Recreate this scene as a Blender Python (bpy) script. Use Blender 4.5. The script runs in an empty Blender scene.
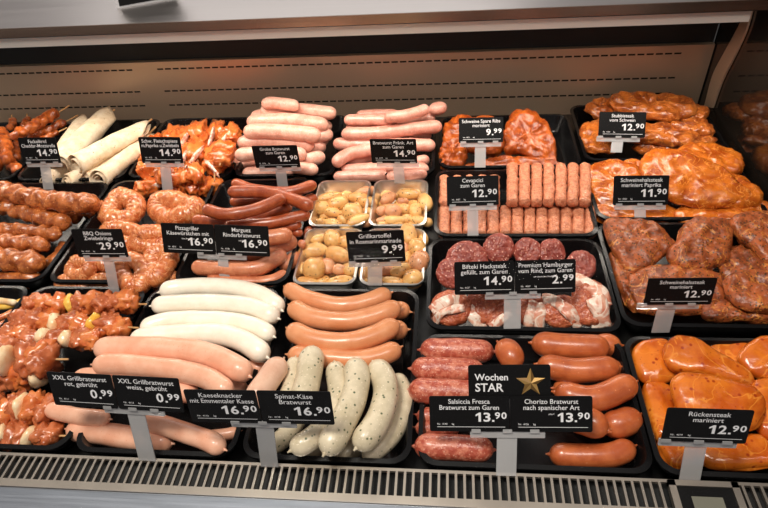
import bpy, math, random
import numpy as np
from mathutils import Vector, Matrix, noise
random.seed(7)
C = bpy.context.scene.collection
sc = bpy.context.scene
PI = math.pi
# ------------------------------------------------------------------ camera
F = 605.0; H = 0.70
X = -np.array([-5318-384, 236-254, F]); X /= np.linalg.norm(X)
Y = np.array([450-384, -290-254, F]); Y -= X*(X@Y); Y /= np.linalg.norm(Y)
R = np.array([X, Y, np.cross(X, Y)])
cam = bpy.data.objects.new('camera', bpy.data.cameras.new('camera'))
C.objects.link(cam); sc.camera = cam
cam.data.sensor_width = 36; cam.data.lens = F/768*36; cam.data.clip_start = .02
r_, d_, f_ = R[:, 0], R[:, 1], R[:, 2]
cam.matrix_world = Matrix(((r_[0], -d_[0], -f_[0], 0), (r_[1], -d_[1], -f_[1], 0), (r_[2], -d_[2], -f_[2], H), (0, 0, 0, 1)))
def ray(x, y): return R @ np.array([x-384.0, y-254.0, F])
def P(x, y, z=0.0):
    d = ray(x, y); return Vector(d*((H-z)/-d[2])) + Vector((0, 0, H))
def Pp(x, y, o, n):                      # ray through a pixel meets the plane at o with normal n
    d = Vector(ray(x, y)); c = Vector((0, 0, H)); return c + d*((o-c).dot(n)/d.dot(n))
def Py(x, y, Yw):
    d = Vector(ray(x, y)); return Vector((0, 0, H)) + d*(Yw/d.y)
def mmpx(v): return (Vector(v)-Vector((0, 0, H))).dot(Vector(f_))/F
RG = dict(A1=(0,80,3.97),A2=(192,80,3.97),A3=(384,80,3.97),A4=(576,80,3.97),B1=(0,180,3.97),B2=(192,180,3.97),B3=(384,200,3.97),B4=(576,200,3.97),
 C1=(0,280,3.97),C2=(192,280,3.97),C3=(384,310,3.97),C4=(576,310,3.97),D1=(0,380,3.97),D2=(192,380,3.97),D3=(384,380,3.97),D4=(576,380,3.97),
 E1=(96,150,3.97),E2=(288,150,3.97),E3=(96,260,3.97),E4=(288,270,3.97),E5=(288,360,3.97),E6=(480,310,3.97),E7=(288,80,3.97),E8=(480,200,3.97),
 F1=(0,100,7.94),F2=(120,110,6.35),F3=(0,290,6.35),F4=(0,360,5.08),F6=(640,0,4.62),F7=(60,390,3.84),F8=(300,180,4.236),PX=(0,0,1))
def q(rg, pts):
    ox, oy, s = RG[rg]; return [(ox+a/s, oy+b/s) for a, b in pts]
ORD = ['first','second','third','fourth','fifth','sixth','seventh','eighth','ninth','tenth','eleventh','twelfth','thirteenth','fourteenth','fifteenth']
# ------------------------------------------------------------------ materials
def lin(c):
    return tuple((v/255/12.92 if v/255 <= .04045 else ((v/255+.055)/1.055)**2.4) for v in c) + (1,)
def newmat(name):
    m = bpy.data.materials.new(name); m.use_nodes = True
    nt = m.node_tree; b = nt.nodes['Principled BSDF']; return m, nt, b
def N(nt, t, **k):
    n = nt.nodes.new(t)
    for a, v in k.items():
        if a in n.inputs: n.inputs[a].default_value = v
        else: setattr(n, a, v)
    return n
def plain(name, c, rough=.4, metal=0, coat=0, spec=.5):
    m, nt, b = newmat(name)
    b.inputs['Base Color'].default_value = lin(c); b.inputs['Roughness'].default_value = rough
    b.inputs['Metallic'].default_value = metal; b.inputs['Coat Weight'].default_value = coat
    b.inputs['Specular IOR Level'].default_value = spec
    return m
def coords(nt):
    tc = N(nt, 'ShaderNodeTexCoord'); oi = N(nt, 'ShaderNodeObjectInfo')
    ml = N(nt, 'ShaderNodeVectorMath', operation='SCALE'); ml.inputs[3].default_value = 7.0
    cb = N(nt, 'ShaderNodeCombineXYZ')
    for i in range(3): nt.links.new(oi.outputs['Random'], cb.inputs[i])
    nt.links.new(cb.outputs[0], ml.inputs[0])
    ad = N(nt, 'ShaderNodeVectorMath', operation='ADD')
    nt.links.new(tc.outputs['Object'], ad.inputs[0]); nt.links.new(ml.outputs[0], ad.inputs[1])
    return ad.outputs[0]
def mix(nt, fac, a, b):
    m = N(nt, 'ShaderNodeMix', data_type='RGBA')
    if isinstance(fac, float): m.inputs[0].default_value = fac
    else: nt.links.new(fac, m.inputs[0])
    for i, v in ((6, a), (7, b)):
        if isinstance(v, tuple): m.inputs[i].default_value = v
        else: nt.links.new(v, m.inputs[i])
    return m.outputs[2]
def ramp(nt, src, a, b):
    r = N(nt, 'ShaderNodeMapRange'); r.inputs[1].default_value = a; r.inputs[2].default_value = b
    nt.links.new(src, r.inputs[0]); return r.outputs[0]
def meat(name, c1, c2, s1=45, flecks=(), rough=.35, coat=.3, bump=.3, bs=250, sss=.0, streak=None, lo=.38, hi=.62):
    """c1/c2 mottled base; flecks = [(colour, voronoi scale, size)]; streak = (colour, scale, width) marbling"""
    m, nt, b = newmat(name); v = coords(nt)
    n1 = N(nt, 'ShaderNodeTexNoise', Scale=s1, Detail=4.0, Roughness=.6); nt.links.new(v, n1.inputs['Vector'])
    col = mix(nt, ramp(nt, n1.outputs[0], lo, hi), lin(c1), lin(c2))
    if streak:
        n2 = N(nt, 'ShaderNodeTexNoise', Scale=streak[1], Detail=3.0, Distortion=1.6); nt.links.new(v, n2.inputs['Vector'])
        a = N(nt, 'ShaderNodeMath', operation='SUBTRACT'); a.inputs[1].default_value = .5; nt.links.new(n2.outputs[0], a.inputs[0])
        ab = N(nt, 'ShaderNodeMath', operation='ABSOLUTE'); nt.links.new(a.outputs[0], ab.inputs[0])
        col = mix(nt, ramp(nt, ab.outputs[0], streak[2], streak[2]*.2), col, lin(streak[0]))
    for c, s, w in flecks:
        vo = N(nt, 'ShaderNodeTexVoronoi', Scale=s); nt.links.new(v, vo.inputs['Vector'])
        col = mix(nt, ramp(nt, vo.outputs['Distance'], w, w*.55), col, lin(c))
    nt.links.new(col, b.inputs['Base Color'])
    nb = N(nt, 'ShaderNodeTexNoise', Scale=bs, Detail=3.0); nt.links.new(v, nb.inputs['Vector'])
    bp = N(nt, 'ShaderNodeBump', Strength=bump, Distance=.0022); nt.links.new(nb.outputs[0], bp.inputs['Height'])
    nt.links.new(bp.outputs[0], b.inputs['Normal'])
    b.inputs['Roughness'].default_value = rough; b.inputs['Coat Weight'].default_value = coat; b.inputs['Coat Roughness'].default_value = .15
    if sss: b.inputs['Subsurface Weight'].default_value = sss; b.inputs['Subsurface Radius'].default_value = (.01, .004, .002); b.inputs['Subsurface Scale'].default_value = .5
    return m
M = {}
M['grobe'] = meat('pink_coarse_sausage', (238,184,162), (222,156,134), 60, [((252,214,200), 230, .22)], bump=.35)
M['frank'] = meat('pink_thin_sausage', (232,168,148), (210,138,118), 55, [((248,205,190), 260, .2)], bump=.3)
M['merguez'] = meat('dark_red_sausage', (178,86,46), (148,62,30), 60, [((205,118,78), 260, .18)], coat=.5)
M['kaese'] = meat('orange_brown_sausage', (216,136,96), (192,108,72), 50, [((232,160,122), 200, .2)], coat=.4)
M['white'] = meat('white_sausage', (252,243,226), (247,232,212), 40, [], rough=.3, coat=.3, bump=.12)
M['grill'] = meat('pale_orange_sausage', (244,186,156), (234,166,134), 30, [((220,130,98), 200, .12)], bump=.15, coat=.35)
M['curved'] = meat('orange_sausage', (230,158,112), (218,138,90), 30, [((196,100,62), 180, .1)], bump=.12, coat=.35)
M['spinach'] = meat('spinach_sausage', (220,204,176), (198,182,152), 40, [((84,94,66), 110, .22), ((236,220,196), 210, .2)], bump=.2)
M['pale'] = meat('pale_pink_sausage', (232,188,162), (220,170,144), 40, [], bump=.15)
M['salsiccia'] = meat('salsiccia', (208,120,94), (176,78,58), 110, [((228,162,138), 240, .26)], bump=.5, lo=.44, hi=.56)
M['chorizo'] = meat('chorizo', (206,110,60), (180,86,44), 45, [((226,142,96), 110, .14)], bump=.15, coat=.45)
M['minced'] = meat('minced_roll', (228,150,112), (192,110,76), 150, [((238,172,138), 260, .3), ((140,62,42), 220, .2)], bump=1.2, bs=330, coat=.1)
M['burger'] = meat('minced_beef', (178,88,72), (140,54,44), 120, [((226,160,140), 190, .32)], bump=1.0, bs=300, coat=.2)
M['hack'] = meat('minced_brown_patty', (204,108,70), (168,74,46), 110, [((232,166,124), 210, .24)], bump=1.0, bs=300, coat=.25)
M['bacon'] = meat('bacon', (232,176,150), (212,126,100), 50, [], bump=.3, streak=((250,226,208), 30, .09))
M['ribs'] = meat('red_marinade', (192,92,30), (132,52,14), 45, [((212,122,54), 150, .2), ((80,32,12), 200, .14)], rough=.3, coat=.3, bump=.9, bs=120)
M['stub'] = meat('brown_orange_marinade', (206,110,40), (140,62,22), 42, [((84,40,16), 210, .16)], rough=.28, coat=.35, bump=.9, bs=120, streak=((222,134,64), 36, .022))
M['paprika'] = meat('orange_marinade', (212,112,30), (164,70,16), 36, [((104,44,16), 230, .14)], rough=.25, coat=.35, bump=.6, bs=120, streak=((228,138,56), 30, .022))
M['hals'] = meat('herb_marinade', (178,90,44), (120,56,28), 48, [((48,38,20), 200, .33), ((202,128,56), 110, .14)], rough=.34, coat=.15, bump=1.0, bs=150, streak=((206,130,60), 20, .016))
M['rueck'] = meat('amber_marinade', (226,122,36), (194,86,20), 26, [((166,60,16), 70, .2), ((140,46,12), 160, .12)], rough=.22, coat=.5, bump=.4, bs=90, streak=((232,136,48), 10, .016))
M['twist'] = meat('brown_spice_marinade', (204,116,58), (144,68,28), 60, [((232,158,96), 170, .2), ((96,44,20), 190, .2)], rough=.25, coat=.5, bump=1.0, bs=150)
M['fackel'] = meat('dark_orange_marinade', (190,96,40), (124,50,18), 50, [((222,134,68), 190, .18)], rough=.28, coat=.45, bump=.9, bs=150)
M['orange'] = meat('bright_orange_marinade', (232,130,62), (200,88,34), 40, [((246,168,108), 140, .2)], rough=.22, coat=.7, bump=.4, bs=110)
M['kebab'] = meat('red_brown_kebab', (212,120,74), (170,82,42), 45, [((228,150,112), 130, .22)], rough=.25, coat=.6, bump=.6, bs=130)
M['kebab2'] = meat('amber_kebab', (226,134,72), (206,100,48), 45, [], rough=.22, coat=.6, bump=.4, bs=130)
M['ring'] = meat('spiced_bacon_ring', (222,134,78), (188,92,46), 60, [((140,70,36), 190, .16)], rough=.25, coat=.6, bump=.5, bs=140, streak=((234,158,104), 50, .04))
M['onion'] = meat('onion', (250,226,186), (238,190,136), 50, [], rough=.25, coat=.5, bump=.1)
M['pepper'] = meat('yellow_pepper', (250,206,96), (240,176,60), 50, [], rough=.2, coat=.6, bump=.1)
M['potato'] = meat('potato_skin', (236,186,116), (216,154,86), 45, [((84,58,30), 150, .24), ], rough=.35, coat=.35, bump=.2)
M['potato2'] = meat('pink_potato_skin', (228,164,118), (206,134,92), 45, [((90,60,34), 150, .22)], rough=.35, coat=.35, bump=.2)
M['tortilla'] = meat('tortilla', (236,216,188), (220,192,156), 60, [((176,132,88), 70, .13), ((92,76,50), 110, .10)], rough=.6, coat=0, bump=.3, bs=200)
M['wood'] = meat('skewer_wood', (226,176,120), (206,150,94), 80, [], rough=.6, coat=0)
M['tip'] = plain('casing_tip', (188,120,92), .4)
M['tray'] = plain('black_tray_plastic', (14,13,14), .25, spec=.35)
M['card'] = plain('black_card', (13,12,13), .55, spec=.15)
M['txt'] = plain('white_print', (226,224,226), .5)
M['gold'] = plain('gold_star', (186,146,84), .35, metal=.4)
M['gold2'] = plain('dark_gold', (120,88,44), .4, metal=.4)
M['deck'] = plain('dark_deck', (16,15,15), .35, metal=.0)
M['dark'] = plain('dark_void', (10,9,9), .6)
M['lcd'] = plain('lcd_grey', (112,110,98), .3)
M['foil'] = plain('aluminium_foil', (222,216,208), .3, metal=1)
def brushed(name, c, rough, sc_, amt=.12, metal=1.0):
    m, nt, b = newmat(name)
    tc = N(nt, 'ShaderNodeTexCoord'); mp = N(nt, 'ShaderNodeMapping'); mp.inputs['Scale'].default_value = sc_
    nt.links.new(tc.outputs['Object'], mp.inputs[0])
    n = N(nt, 'ShaderNodeTexNoise', Scale=1.0, Detail=5.0, Roughness=.7); nt.links.new(mp.outputs[0], n.inputs['Vector'])
    r = N(nt, 'ShaderNodeMapRange'); nt.links.new(n.outputs[0], r.inputs[0])
    r.inputs[1].default_value = .3; r.inputs[2].default_value = .7; r.inputs[3].default_value = rough-amt; r.inputs[4].default_value = rough+amt
    nt.links.new(r.outputs[0], b.inputs['Roughness'])
    b.inputs['Base Color'].default_value = lin(c); b.inputs['Metallic'].default_value = metal
    bp = N(nt, 'ShaderNodeBump', Strength=.15, Distance=.0005); nt.links.new(n.outputs[0], bp.inputs['Height']); nt.links.new(bp.outputs[0], b.inputs['Normal'])
    return m
M['steel'] = brushed('brushed_steel', (206,178,152), .42, (6, 120, 120), .06, metal=.6)
M['steel_top'] = brushed('counter_steel', (205,198,194), .36, (2, 60, 60), .06)
M['edge'] = brushed('edge_steel', (190,158,136), .22, (5, 300, 300), .05)
M['bar'] = brushed('lamp_bar_aluminium', (232,224,216), .5, (5, 300, 300), .05, metal=.6)
M['front'] = brushed('front_shelf_steel', (176,182,192), .38, (4, 200, 4), .08)
M['grille'] = brushed('grille_steel', (214,202,188), .36, (8, 8, 8), .04)
def glassy(name, tint, gl, rough=0.02, diff=None, opac=0.0):
    m = bpy.data.materials.new(name); m.use_nodes = True; nt = m.node_tree; nt.nodes.clear()
    out = N(nt, 'ShaderNodeOutputMaterial'); tr = N(nt, 'ShaderNodeBsdfTransparent'); tr.inputs[0].default_value = tint
    g = N(nt, 'ShaderNodeBsdfGlossy', Roughness=rough)
    fr = N(nt, 'ShaderNodeFresnel', IOR=1.45)
    mu = N(nt, 'ShaderNodeMath', operation='MULTIPLY'); mu.inputs[1].default_value = gl; nt.links.new(fr.outputs[0], mu.inputs[0])
    base = tr.outputs[0]
    if diff:
        df = N(nt, 'ShaderNodeBsdfDiffuse', Color=diff); ml = N(nt, 'ShaderNodeMixShader'); ml.inputs[0].default_value = opac
        nt.links.new(base, ml.inputs[1]); nt.links.new(df.outputs[0], ml.inputs[2]); base = ml.outputs[0]
    mx = N(nt, 'ShaderNodeMixShader'); nt.links.new(mu.outputs[0], mx.inputs[0]); nt.links.new(base, mx.inputs[1]); nt.links.new(g.outputs[0], mx.inputs[2])
    nt.links.new(mx.outputs[0], out.inputs[0]); return m
M['glass'] = glassy('clear_glass', (.985, .99, .985, 1), .02, 0.0)
M['acrylic'] = glassy('clear_acrylic', (.93, .93, .94, 1), 1.0, .12, (.85, .83, .83, 1), .34)
# ------------------------------------------------------------------ objects
def mesh_obj(name, vs, fs, mat, parent=None, smooth=True, origin=None):
    o3 = Vector(origin) if origin is not None else sum((Vector(v) for v in vs), Vector())/len(vs)
    me = bpy.data.meshes.new(name); me.from_pydata([tuple(Vector(v)-o3) for v in vs], [], fs)
    me.materials.append(M[mat] if isinstance(mat, str) else mat)
    if smooth: me.shade_smooth()
    me.update(); o = bpy.data.objects.new(name, me); C.objects.link(o)
    if parent is not None:
        o.parent = parent; o.location = o3 - parent.location if parent.parent is None else o3 - parent.location - parent.parent.location
    else: o.location = o3
    return o
def tag(o, label, cat, group=None, kind=None):
    if kind: o['kind'] = kind; 
    if label: o['label'] = label
    if cat: o['category'] = cat
    if group: o['group'] = group
    return o
def empty(name, loc):
    o = bpy.data.objects.new(name, None); o.empty_display_size = .02; C.objects.link(o); o.location = Vector(loc); return o
class MB:
    def __init__(s): s.v = []; s.f = []
    def add(s, vs, fs): n = len(s.v); s.v += [Vector(v) for v in vs]; s.f += [tuple(i+n for i in f) for f in fs]; return s
    def box(s, a, b):
        x0, y0, z0 = a; x1, y1, z1 = b
        return s.add([(x0,y0,z0),(x1,y0,z0),(x1,y1,z0),(x0,y1,z0),(x0,y0,z1),(x1,y0,z1),(x1,y1,z1),(x0,y1,z1)],
              [(0,3,2,1),(4,5,6,7),(0,1,5,4),(1,2,6,5),(2,3,7,6),(3,0,4,7)])
    def hull8(s, bot, top):               # 4 + 4 corner points
        return s.add(bot+top, [(0,3,2,1),(4,5,6,7),(0,1,5,4),(1,2,6,5),(2,3,7,6),(3,0,4,7)])
    def tube(s, pts, r, n=8):
        rings(s, [Vector(p) for p in pts], [r]*len(pts), n); return s
    def build(s, name, mat, parent=None, smooth=False, origin=None): return mesh_obj(name, s.v, s.f, mat, parent, smooth, origin)
def frames(pts):
    T = []
    for i in range(len(pts)):
        a = pts[max(i-1, 0)]; b = pts[min(i+1, len(pts)-1)]; T.append((b-a).normalized() if (b-a).length > 1e-9 else Vector((1, 0, 0)))
    up = Vector((0, 0, 1)) if abs(T[0].z) < .9 else Vector((0, 1, 0))
    out = []
    for t in T:
        s = t.cross(up).normalized(); u = s.cross(t).normalized(); out.append((t, s, u)); up = u
    return out
def rings(mb, pts, rad, n, mod=None, nz=0, nzs=60, seed=0):
    fr = frames(pts); vs = []; fs = []
    for i, (p, (t, s, u)) in enumerate(zip(pts, fr)):
        for k in range(n):
            a = 2*PI*k/n; r = rad[i]
            if mod: r *= mod(i/(len(pts)-1), a)
            d = s*math.cos(a)+u*math.sin(a); v = p+d*r
            if nz: v += d*nz*noise.noise(v*nzs+Vector((seed, seed*2.1, 0)))
            vs.append(v)
    for i in range(len(pts)-1):
        for k in range(n):
            fs.append((i*n+k, i*n+(k+1) % n, (i+1)*n+(k+1) % n, (i+1)*n+k))
    a = len(vs); vs.append(pts[0]); vs.append(pts[-1])
    for k in range(n):
        fs.append((a, (k+1) % n, k)); fs.append((a+1, (len(pts)-1)*n+k, (len(pts)-1)*n+(k+1) % n))
    mb.add(vs, fs)
def spline(pts, step):
    if len(pts) == 2: pts = [pts[0], (pts[0]+pts[1])/2, pts[1]]
    e = [pts[0]*2-pts[1]]+list(pts)+[pts[-1]*2-pts[-2]]; out = []
    for i in range(1, len(e)-2):
        p0, p1, p2, p3 = e[i-1:i+3]; n = max(2, int((p2-p1).length/step))
        for k in range(n):
            t = k/n; out.append(.5*((2*p1)+(p2-p0)*t+(2*p0-5*p1+4*p2-p3)*t*t+(3*p1-p0-3*p2+p3)*t**3))
    out.append(pts[-1].copy()); return out
def capped(path, r, step=.004, taper=1.0):
    """path through sausage centre (cap to cap), radius r -> ring centres, radii with round ends"""
    pts = spline(path, step); L = [0]
    for a, b in zip(pts, pts[1:]): L.append(L[-1]+(b-a).length)
    T = L[-1]
    def at(s):
        s = min(max(s, 0), T)
        for i in range(len(L)-1):
            if s <= L[i+1]:
                w = (s-L[i])/max(L[i+1]-L[i], 1e-9); return pts[i].lerp(pts[i+1], w)
        return pts[-1].copy()
    c = min(r*1.15, T*.48); ss = [c*(1-math.cos(PI/2*k/6)) for k in range(7)]
    m = max(3, int((T-2*c)/step)); S = ss+[c+(T-2*c)*k/m for k in range(1, m)]+[T-x for x in reversed(ss)]
    rad = []
    for s in S:
        e = min(s, T-s); k = 1.0
        if e < c: k = math.sqrt(max(0, 1-(1-e/c)**2))
        rad.append(max(r*k, r*.02))
    return [at(s) for s in S], rad, T
# pile bookkeeping: spheres already lying in a tray
PILE = {}
def settle(tray, fn, r, zmin, tol=.76, zmax=.10, first=0):
    old = PILE.setdefault(tray, [])
    z = zmin
    while z < zmin+zmax:
        pts = fn(z)
        if not old: break
        A = np.array([list(p) for p in pts]); B = np.array([o[:3] for o in old]); RB = np.array([o[3] for o in old])
        d = np.sqrt(((A[:, None]-B[None])**2).sum(2))
        if (d > (RB[None]+r)*tol).all(): break
        z += .002
    pts = fn(z); old.extend([(*p, r) for p in pts]); return z
FLOOR = -.036
def sausage(tray, rg, pts, w, z, mat, name, label, cat, group=None, tips=False, lift=None, nz=.0012):
    px = q(rg, pts); wpx = w/RG[rg][2]*1.17
    mid = P(*px[len(px)//2], z); r = wpx*mmpx(mid)/2
    z = max(z, FLOOR+r)
    def fn(zz):
        W = [P(a, b, zz) for a, b in px]
        if lift: W = [P(a, b, zz+l) for (a, b), l in zip(px, lift)]
        return spline(W, r*.9)
    z = settle(tray, fn, r, z)
    W = [P(a, b, z+(lift[i] if lift else 0)) for i, (a, b) in enumerate(px)]
    c, rad, T = capped(W, r)
    mb = MB(); sd = random.random()*50; nzs = 35
    rings(mb, c, rad, 18, None, nz, nzs, sd)
    o = mb.build(name, mat, None, True, W[len(W)//2]); tag(o, label, cat, group)
    if tips:
        for a, b in ((c[0], c[3]), (c[-1], c[-4])):
            d = (a-b).normalized(); t = MB()
            rings(t, [a-d*.0015, a+d*.0012, a+d*.003, a+d*.0045], [r*.22, r*.13, r*.07, r*.08], 8, lambda s, an: 1+.25*math.cos(4*an))
            t.build('casing_tip', mat, o, True)
    return o
def outline(px, n=76):
    p = [Vector((a, b, 0)) for a, b in px]; m = len(p); out = []
    per = max(3, n//m)
    for i in range(m):
        p0, p1, p2, p3 = p[i-1], p[i], p[(i+1) % m], p[(i+2) % m]
        for k in range(per):
            t = k/per; out.append(.5*((2*p1)+(p2-p0)*t+(2*p0-5*p1+4*p2-p3)*t*t+(3*p1-p0-3*p2+p3)*t**3))
    return [(v.x, v.y) for v in out]
def slab(rg, pts, z, thick, mat, name, label, cat, group=None, sy=0.0, sx=0.0, nz=.003, nzs=28, parent=None, wob=.0, K=16, pxl=None):
    px = outline(q(rg, pts)) if pxl is None else pxl
    cx = sum(a for a, _ in px)/len(px); cy = sum(b for _, b in px)/len(px)
    o = P(cx, cy, z); n = Vector((-sx, -sy, 1)).normalized()
    ring = [Pp(a, b, o, n) for a, b in px]; cen = sum(ring, Vector())/len(ring)
    sd = random.random()*60; m = len(ring); vs = []; fs = []
    def pt(k, i, side):
        f = k/K; base = cen.lerp(ring[i], math.sin(f*PI/2)**.9 if f < 1 else 1.0)
        e = math.sin(f*PI/2)**.9 if f < 1 else 1.0
        h = (max(0, 1-e**5))**.5*thick/2
        v = base + n*h*side
        s0 = Vector((sd, side, 0)); nn = noise.noise(base*nzs+s0)+.5*noise.noise(base*nzs*2.3+s0)
        if wob: nn += wob*(.55-2.2*abs(noise.noise(base*nzs*1.25+s0*1.7)))+wob*.35*noise.noise(base*nzs*6+s0)+wob*.25*noise.noise(base*nzs*11+s0)
        rad = (ring[i]-cen).normalized()
        return v + n*nn*nz*side*(1 if side > 0 else .4)*(1-.4*e) + rad*nn*nz*.6*e
    vs.append(cen+n*thick/2)
    for side in (1, -1):
        for k in range(1, K+(1 if side > 0 else 0)):
            kk = k if side > 0 else K-k
            for i in range(m): vs.append(pt(kk, i, side))
    vs.append(cen-n*thick/2)
    nr = 2*K-1
    for i in range(m): fs.append((0, 1+i, 1+(i+1) % m))
    for r in range(nr-1):
        a = 1+r*m; b = a+m
        for i in range(m): fs.append((a+i, b+i, b+(i+1) % m, a+(i+1) % m))
    a = 1+(nr-1)*m
    for i in range(m): fs.append((a+i, len(vs)-1, a+(i+1) % m))
    fs = [tuple(reversed(f)) for f in fs] if False else fs
    ob = mesh_obj(name, vs, fs, mat, parent, True)
    if parent is None: tag(ob, label, cat, group)
    return ob, cen, n
def ell(n, cx, cy, rx, ry, ang=0):
    a0 = math.radians(ang); return [(cx+rx*math.cos(t)*math.cos(a0)-ry*math.sin(t)*math.sin(a0), cy+rx*math.cos(t)*math.sin(a0)+ry*math.sin(t)*math.cos(a0)) for t in [2*PI*k/n for k in range(n)]]
def blob(name, cen, ax, a, b, c, mat, parent=None, nz=.12, nzs=1.3, n=14, sq=1.0, origin=None):
    """lumpy ellipsoid, long axis ax"""
    ax = Vector(ax).normalized(); up = Vector((0, 0, 1)) if abs(ax.z) < .9 else Vector((0, 1, 0))
    s = ax.cross(up).normalized(); u = s.cross(ax); sd = random.random()*80; vs = []; fs = []
    R_ = max(a, b, c); m = n+4
    for i in range(1, n):
        th = PI*i/n
        for k in range(m):
            ph = 2*PI*k/m; d = Vector((math.cos(th), math.sin(th)*math.cos(ph), math.sin(th)*math.sin(ph)))
            e = Vector([math.copysign(abs(x)**sq, x) for x in d])
            f = 1+nz*noise.noise(d*nzs+Vector((sd, sd, 0)))+nz*.5*noise.noise(d*nzs*2.5+Vector((sd, 0, sd)))
            vs.append(cen+(ax*e.x*a+s*e.y*b+u*e.z*c)*f)
    vs.append(cen+ax*a); vs.append(cen-ax*a); L = len(vs)
    for i in range(n-2):
        for k in range(m): fs.append((i*m+k, (i+1)*m+k, (i+1)*m+(k+1) % m, i*m+(k+1) % m))
    for k in range(m):
        fs.append((L-2, k, (k+1) % m)); fs.append((L-1, (n-2)*m+(k+1) % m, (n-2)*m+k))
    return mesh_obj(name, vs, fs, mat, parent, True, origin or cen)
# ------------------------------------------------------------------ trays
def rr(x0, x1, y0, y1, r, z, n=6):
    out = []
    for cx, cy, a in ((x1-r, y1-r, 0), (x0+r, y1-r, 90), (x0+r, y0+r, 180), (x1-r, y0+r, 270)):
        for k in range(n+1):
            t = math.radians(a+90*k/n); out.append(Vector((cx+r*math.cos(t), cy+r*math.sin(t), z)))
    return out
def tray(name, x0, x1, y0, y1, label, mat='tray', d=.038, lip=.006, r=.026, z=0.0, sl=.012, group='black plastic meat trays'):
    sp = [(0, z-.004, 0), (0, z, 0), (lip, z+.001, 0), (lip+.002, z-.003, 0), (lip+sl*.8, z-d+.006, 0), (lip+sl+.004, z-d, 0)]
    sp2 = [(lip+sl+.002, z-d-.002), (lip+sl*.7, z-d+.004), (lip-.0005, z-.006)]
    vs = []; fs = []; loops = [rr(x0+i, x1-i, y0+i, y1-i, max(r-i*.4, .006), zz) for i, zz in sp2]+[rr(x0+i, x1-i, y0+i, y1-i, max(r-i*.4, .006), zz) for i, zz, _ in sp]
    m = len(loops[0])
    for L in loops: vs += L
    for a in range(len(loops)-1):
        for i in range(m): fs.append((a*m+i, a*m+(i+1) % m, (a+1)*m+(i+1) % m, (a+1)*m+i))
    fs.append(tuple(reversed(range(m)))); fs.append(tuple(range((len(loops)-1)*m, len(loops)*m)))
    o = mesh_obj(name, vs, fs, mat, None, True, ((x0+x1)/2, (y0+y1)/2, z-d-.002)); o.data.set_sharp_from_angle(angle=.7)
    return tag(o, label, 'tray', group)
GB = 'black plastic meat trays'
T = tray
T('meat_tray', -.038, .250, .388, .602, 'black plastic tray holding salsiccia and chorizo sausages behind the front grille')
T('meat_tray', -.034, .258, .612, .824, 'black plastic tray of burger patties and bacon-wrapped patties')
T('meat_tray', -.026, .264, .831, 1.040, 'black plastic tray of minced cevapcici rolls')
T('meat_tray', -.020, .268, 1.048, 1.262, 'black plastic tray of dark red marinated spare ribs')
T('meat_tray', .2525, .562, .388, .604, 'black plastic tray of amber marinated loin steaks above the thermometer')
T('meat_tray', .2605, .564, .624, .868, 'black plastic tray of herb-marinated neck steaks with dark flecks')
T('meat_tray', .2665, .564, .877, 1.058, 'black plastic tray of orange paprika-marinated neck steaks')
T('meat_tray', .276, .566, 1.068, 1.300, 'black plastic tray of brown marinated steaks in the corner by the steel post')
T('meat_tray', -.268, -.046, .388, .696, 'black plastic tray of curved orange sausages and green-flecked spinach sausages')
T('meat_tray', -.500, -.276, .388, .696, 'black plastic tray of white sausages and large pale orange bratwurst')
T('meat_tray', -.712, -.508, .388, .696, 'black plastic tray of onion and meat kebab skewers behind the grille')
T('meat_tray', -.92, -.720, .50, .696, 'black plastic tray edge with yellow pepper strips beside the kebab tray')
T('meat_tray', -.704, -.480, .706, 1.015, 'black plastic tray of bacon-wrapped onion rings')
T('meat_tray', -.472, -.270, .706, 1.015, 'black plastic tray of dark merguez and lighter cheese sausages')
T('meat_tray', -1.02, -.712, .706, 1.010, 'black plastic tray of twisted brown marinated pork rods')
T('meat_tray', -.452, -.236, 1.026, 1.278, 'black plastic tray heaped with pink coarse bratwurst')
T('meat_tray', -.230, -.028, 1.026, 1.278, 'black plastic tray of thinner pink bratwurst')
T('meat_tray', -.690, -.458, 1.026, 1.278, 'black plastic tray of bright orange marinated meat spits')
T('meat_tray', -.945, -.697, 1.020, 1.278, 'black plastic tray under the rolled tortilla wraps')
T('meat_tray', -1.22, -.952, 1.020, 1.278, 'black plastic tray of dark marinated torch skewers')
foil = [(-.262, -.154, .86, 1.008, 'rear aluminium potato tray next to the merguez'), (-.148, -.040, .86, 1.008, 'rear aluminium potato tray next to the cevapcici'),
        (-.262, -.154, .706, .853, 'front aluminium potato tray next to the cheese sausages'), (-.148, -.040, .706, .853, 'front aluminium potato tray next to the burgers')]
for x0, x1, y0, y1, l in foil:
    T('foil_tray', x0, x1, y0, y1, l, 'foil', .034, .004, .018, .0, .009, 'aluminium potato trays')
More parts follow.
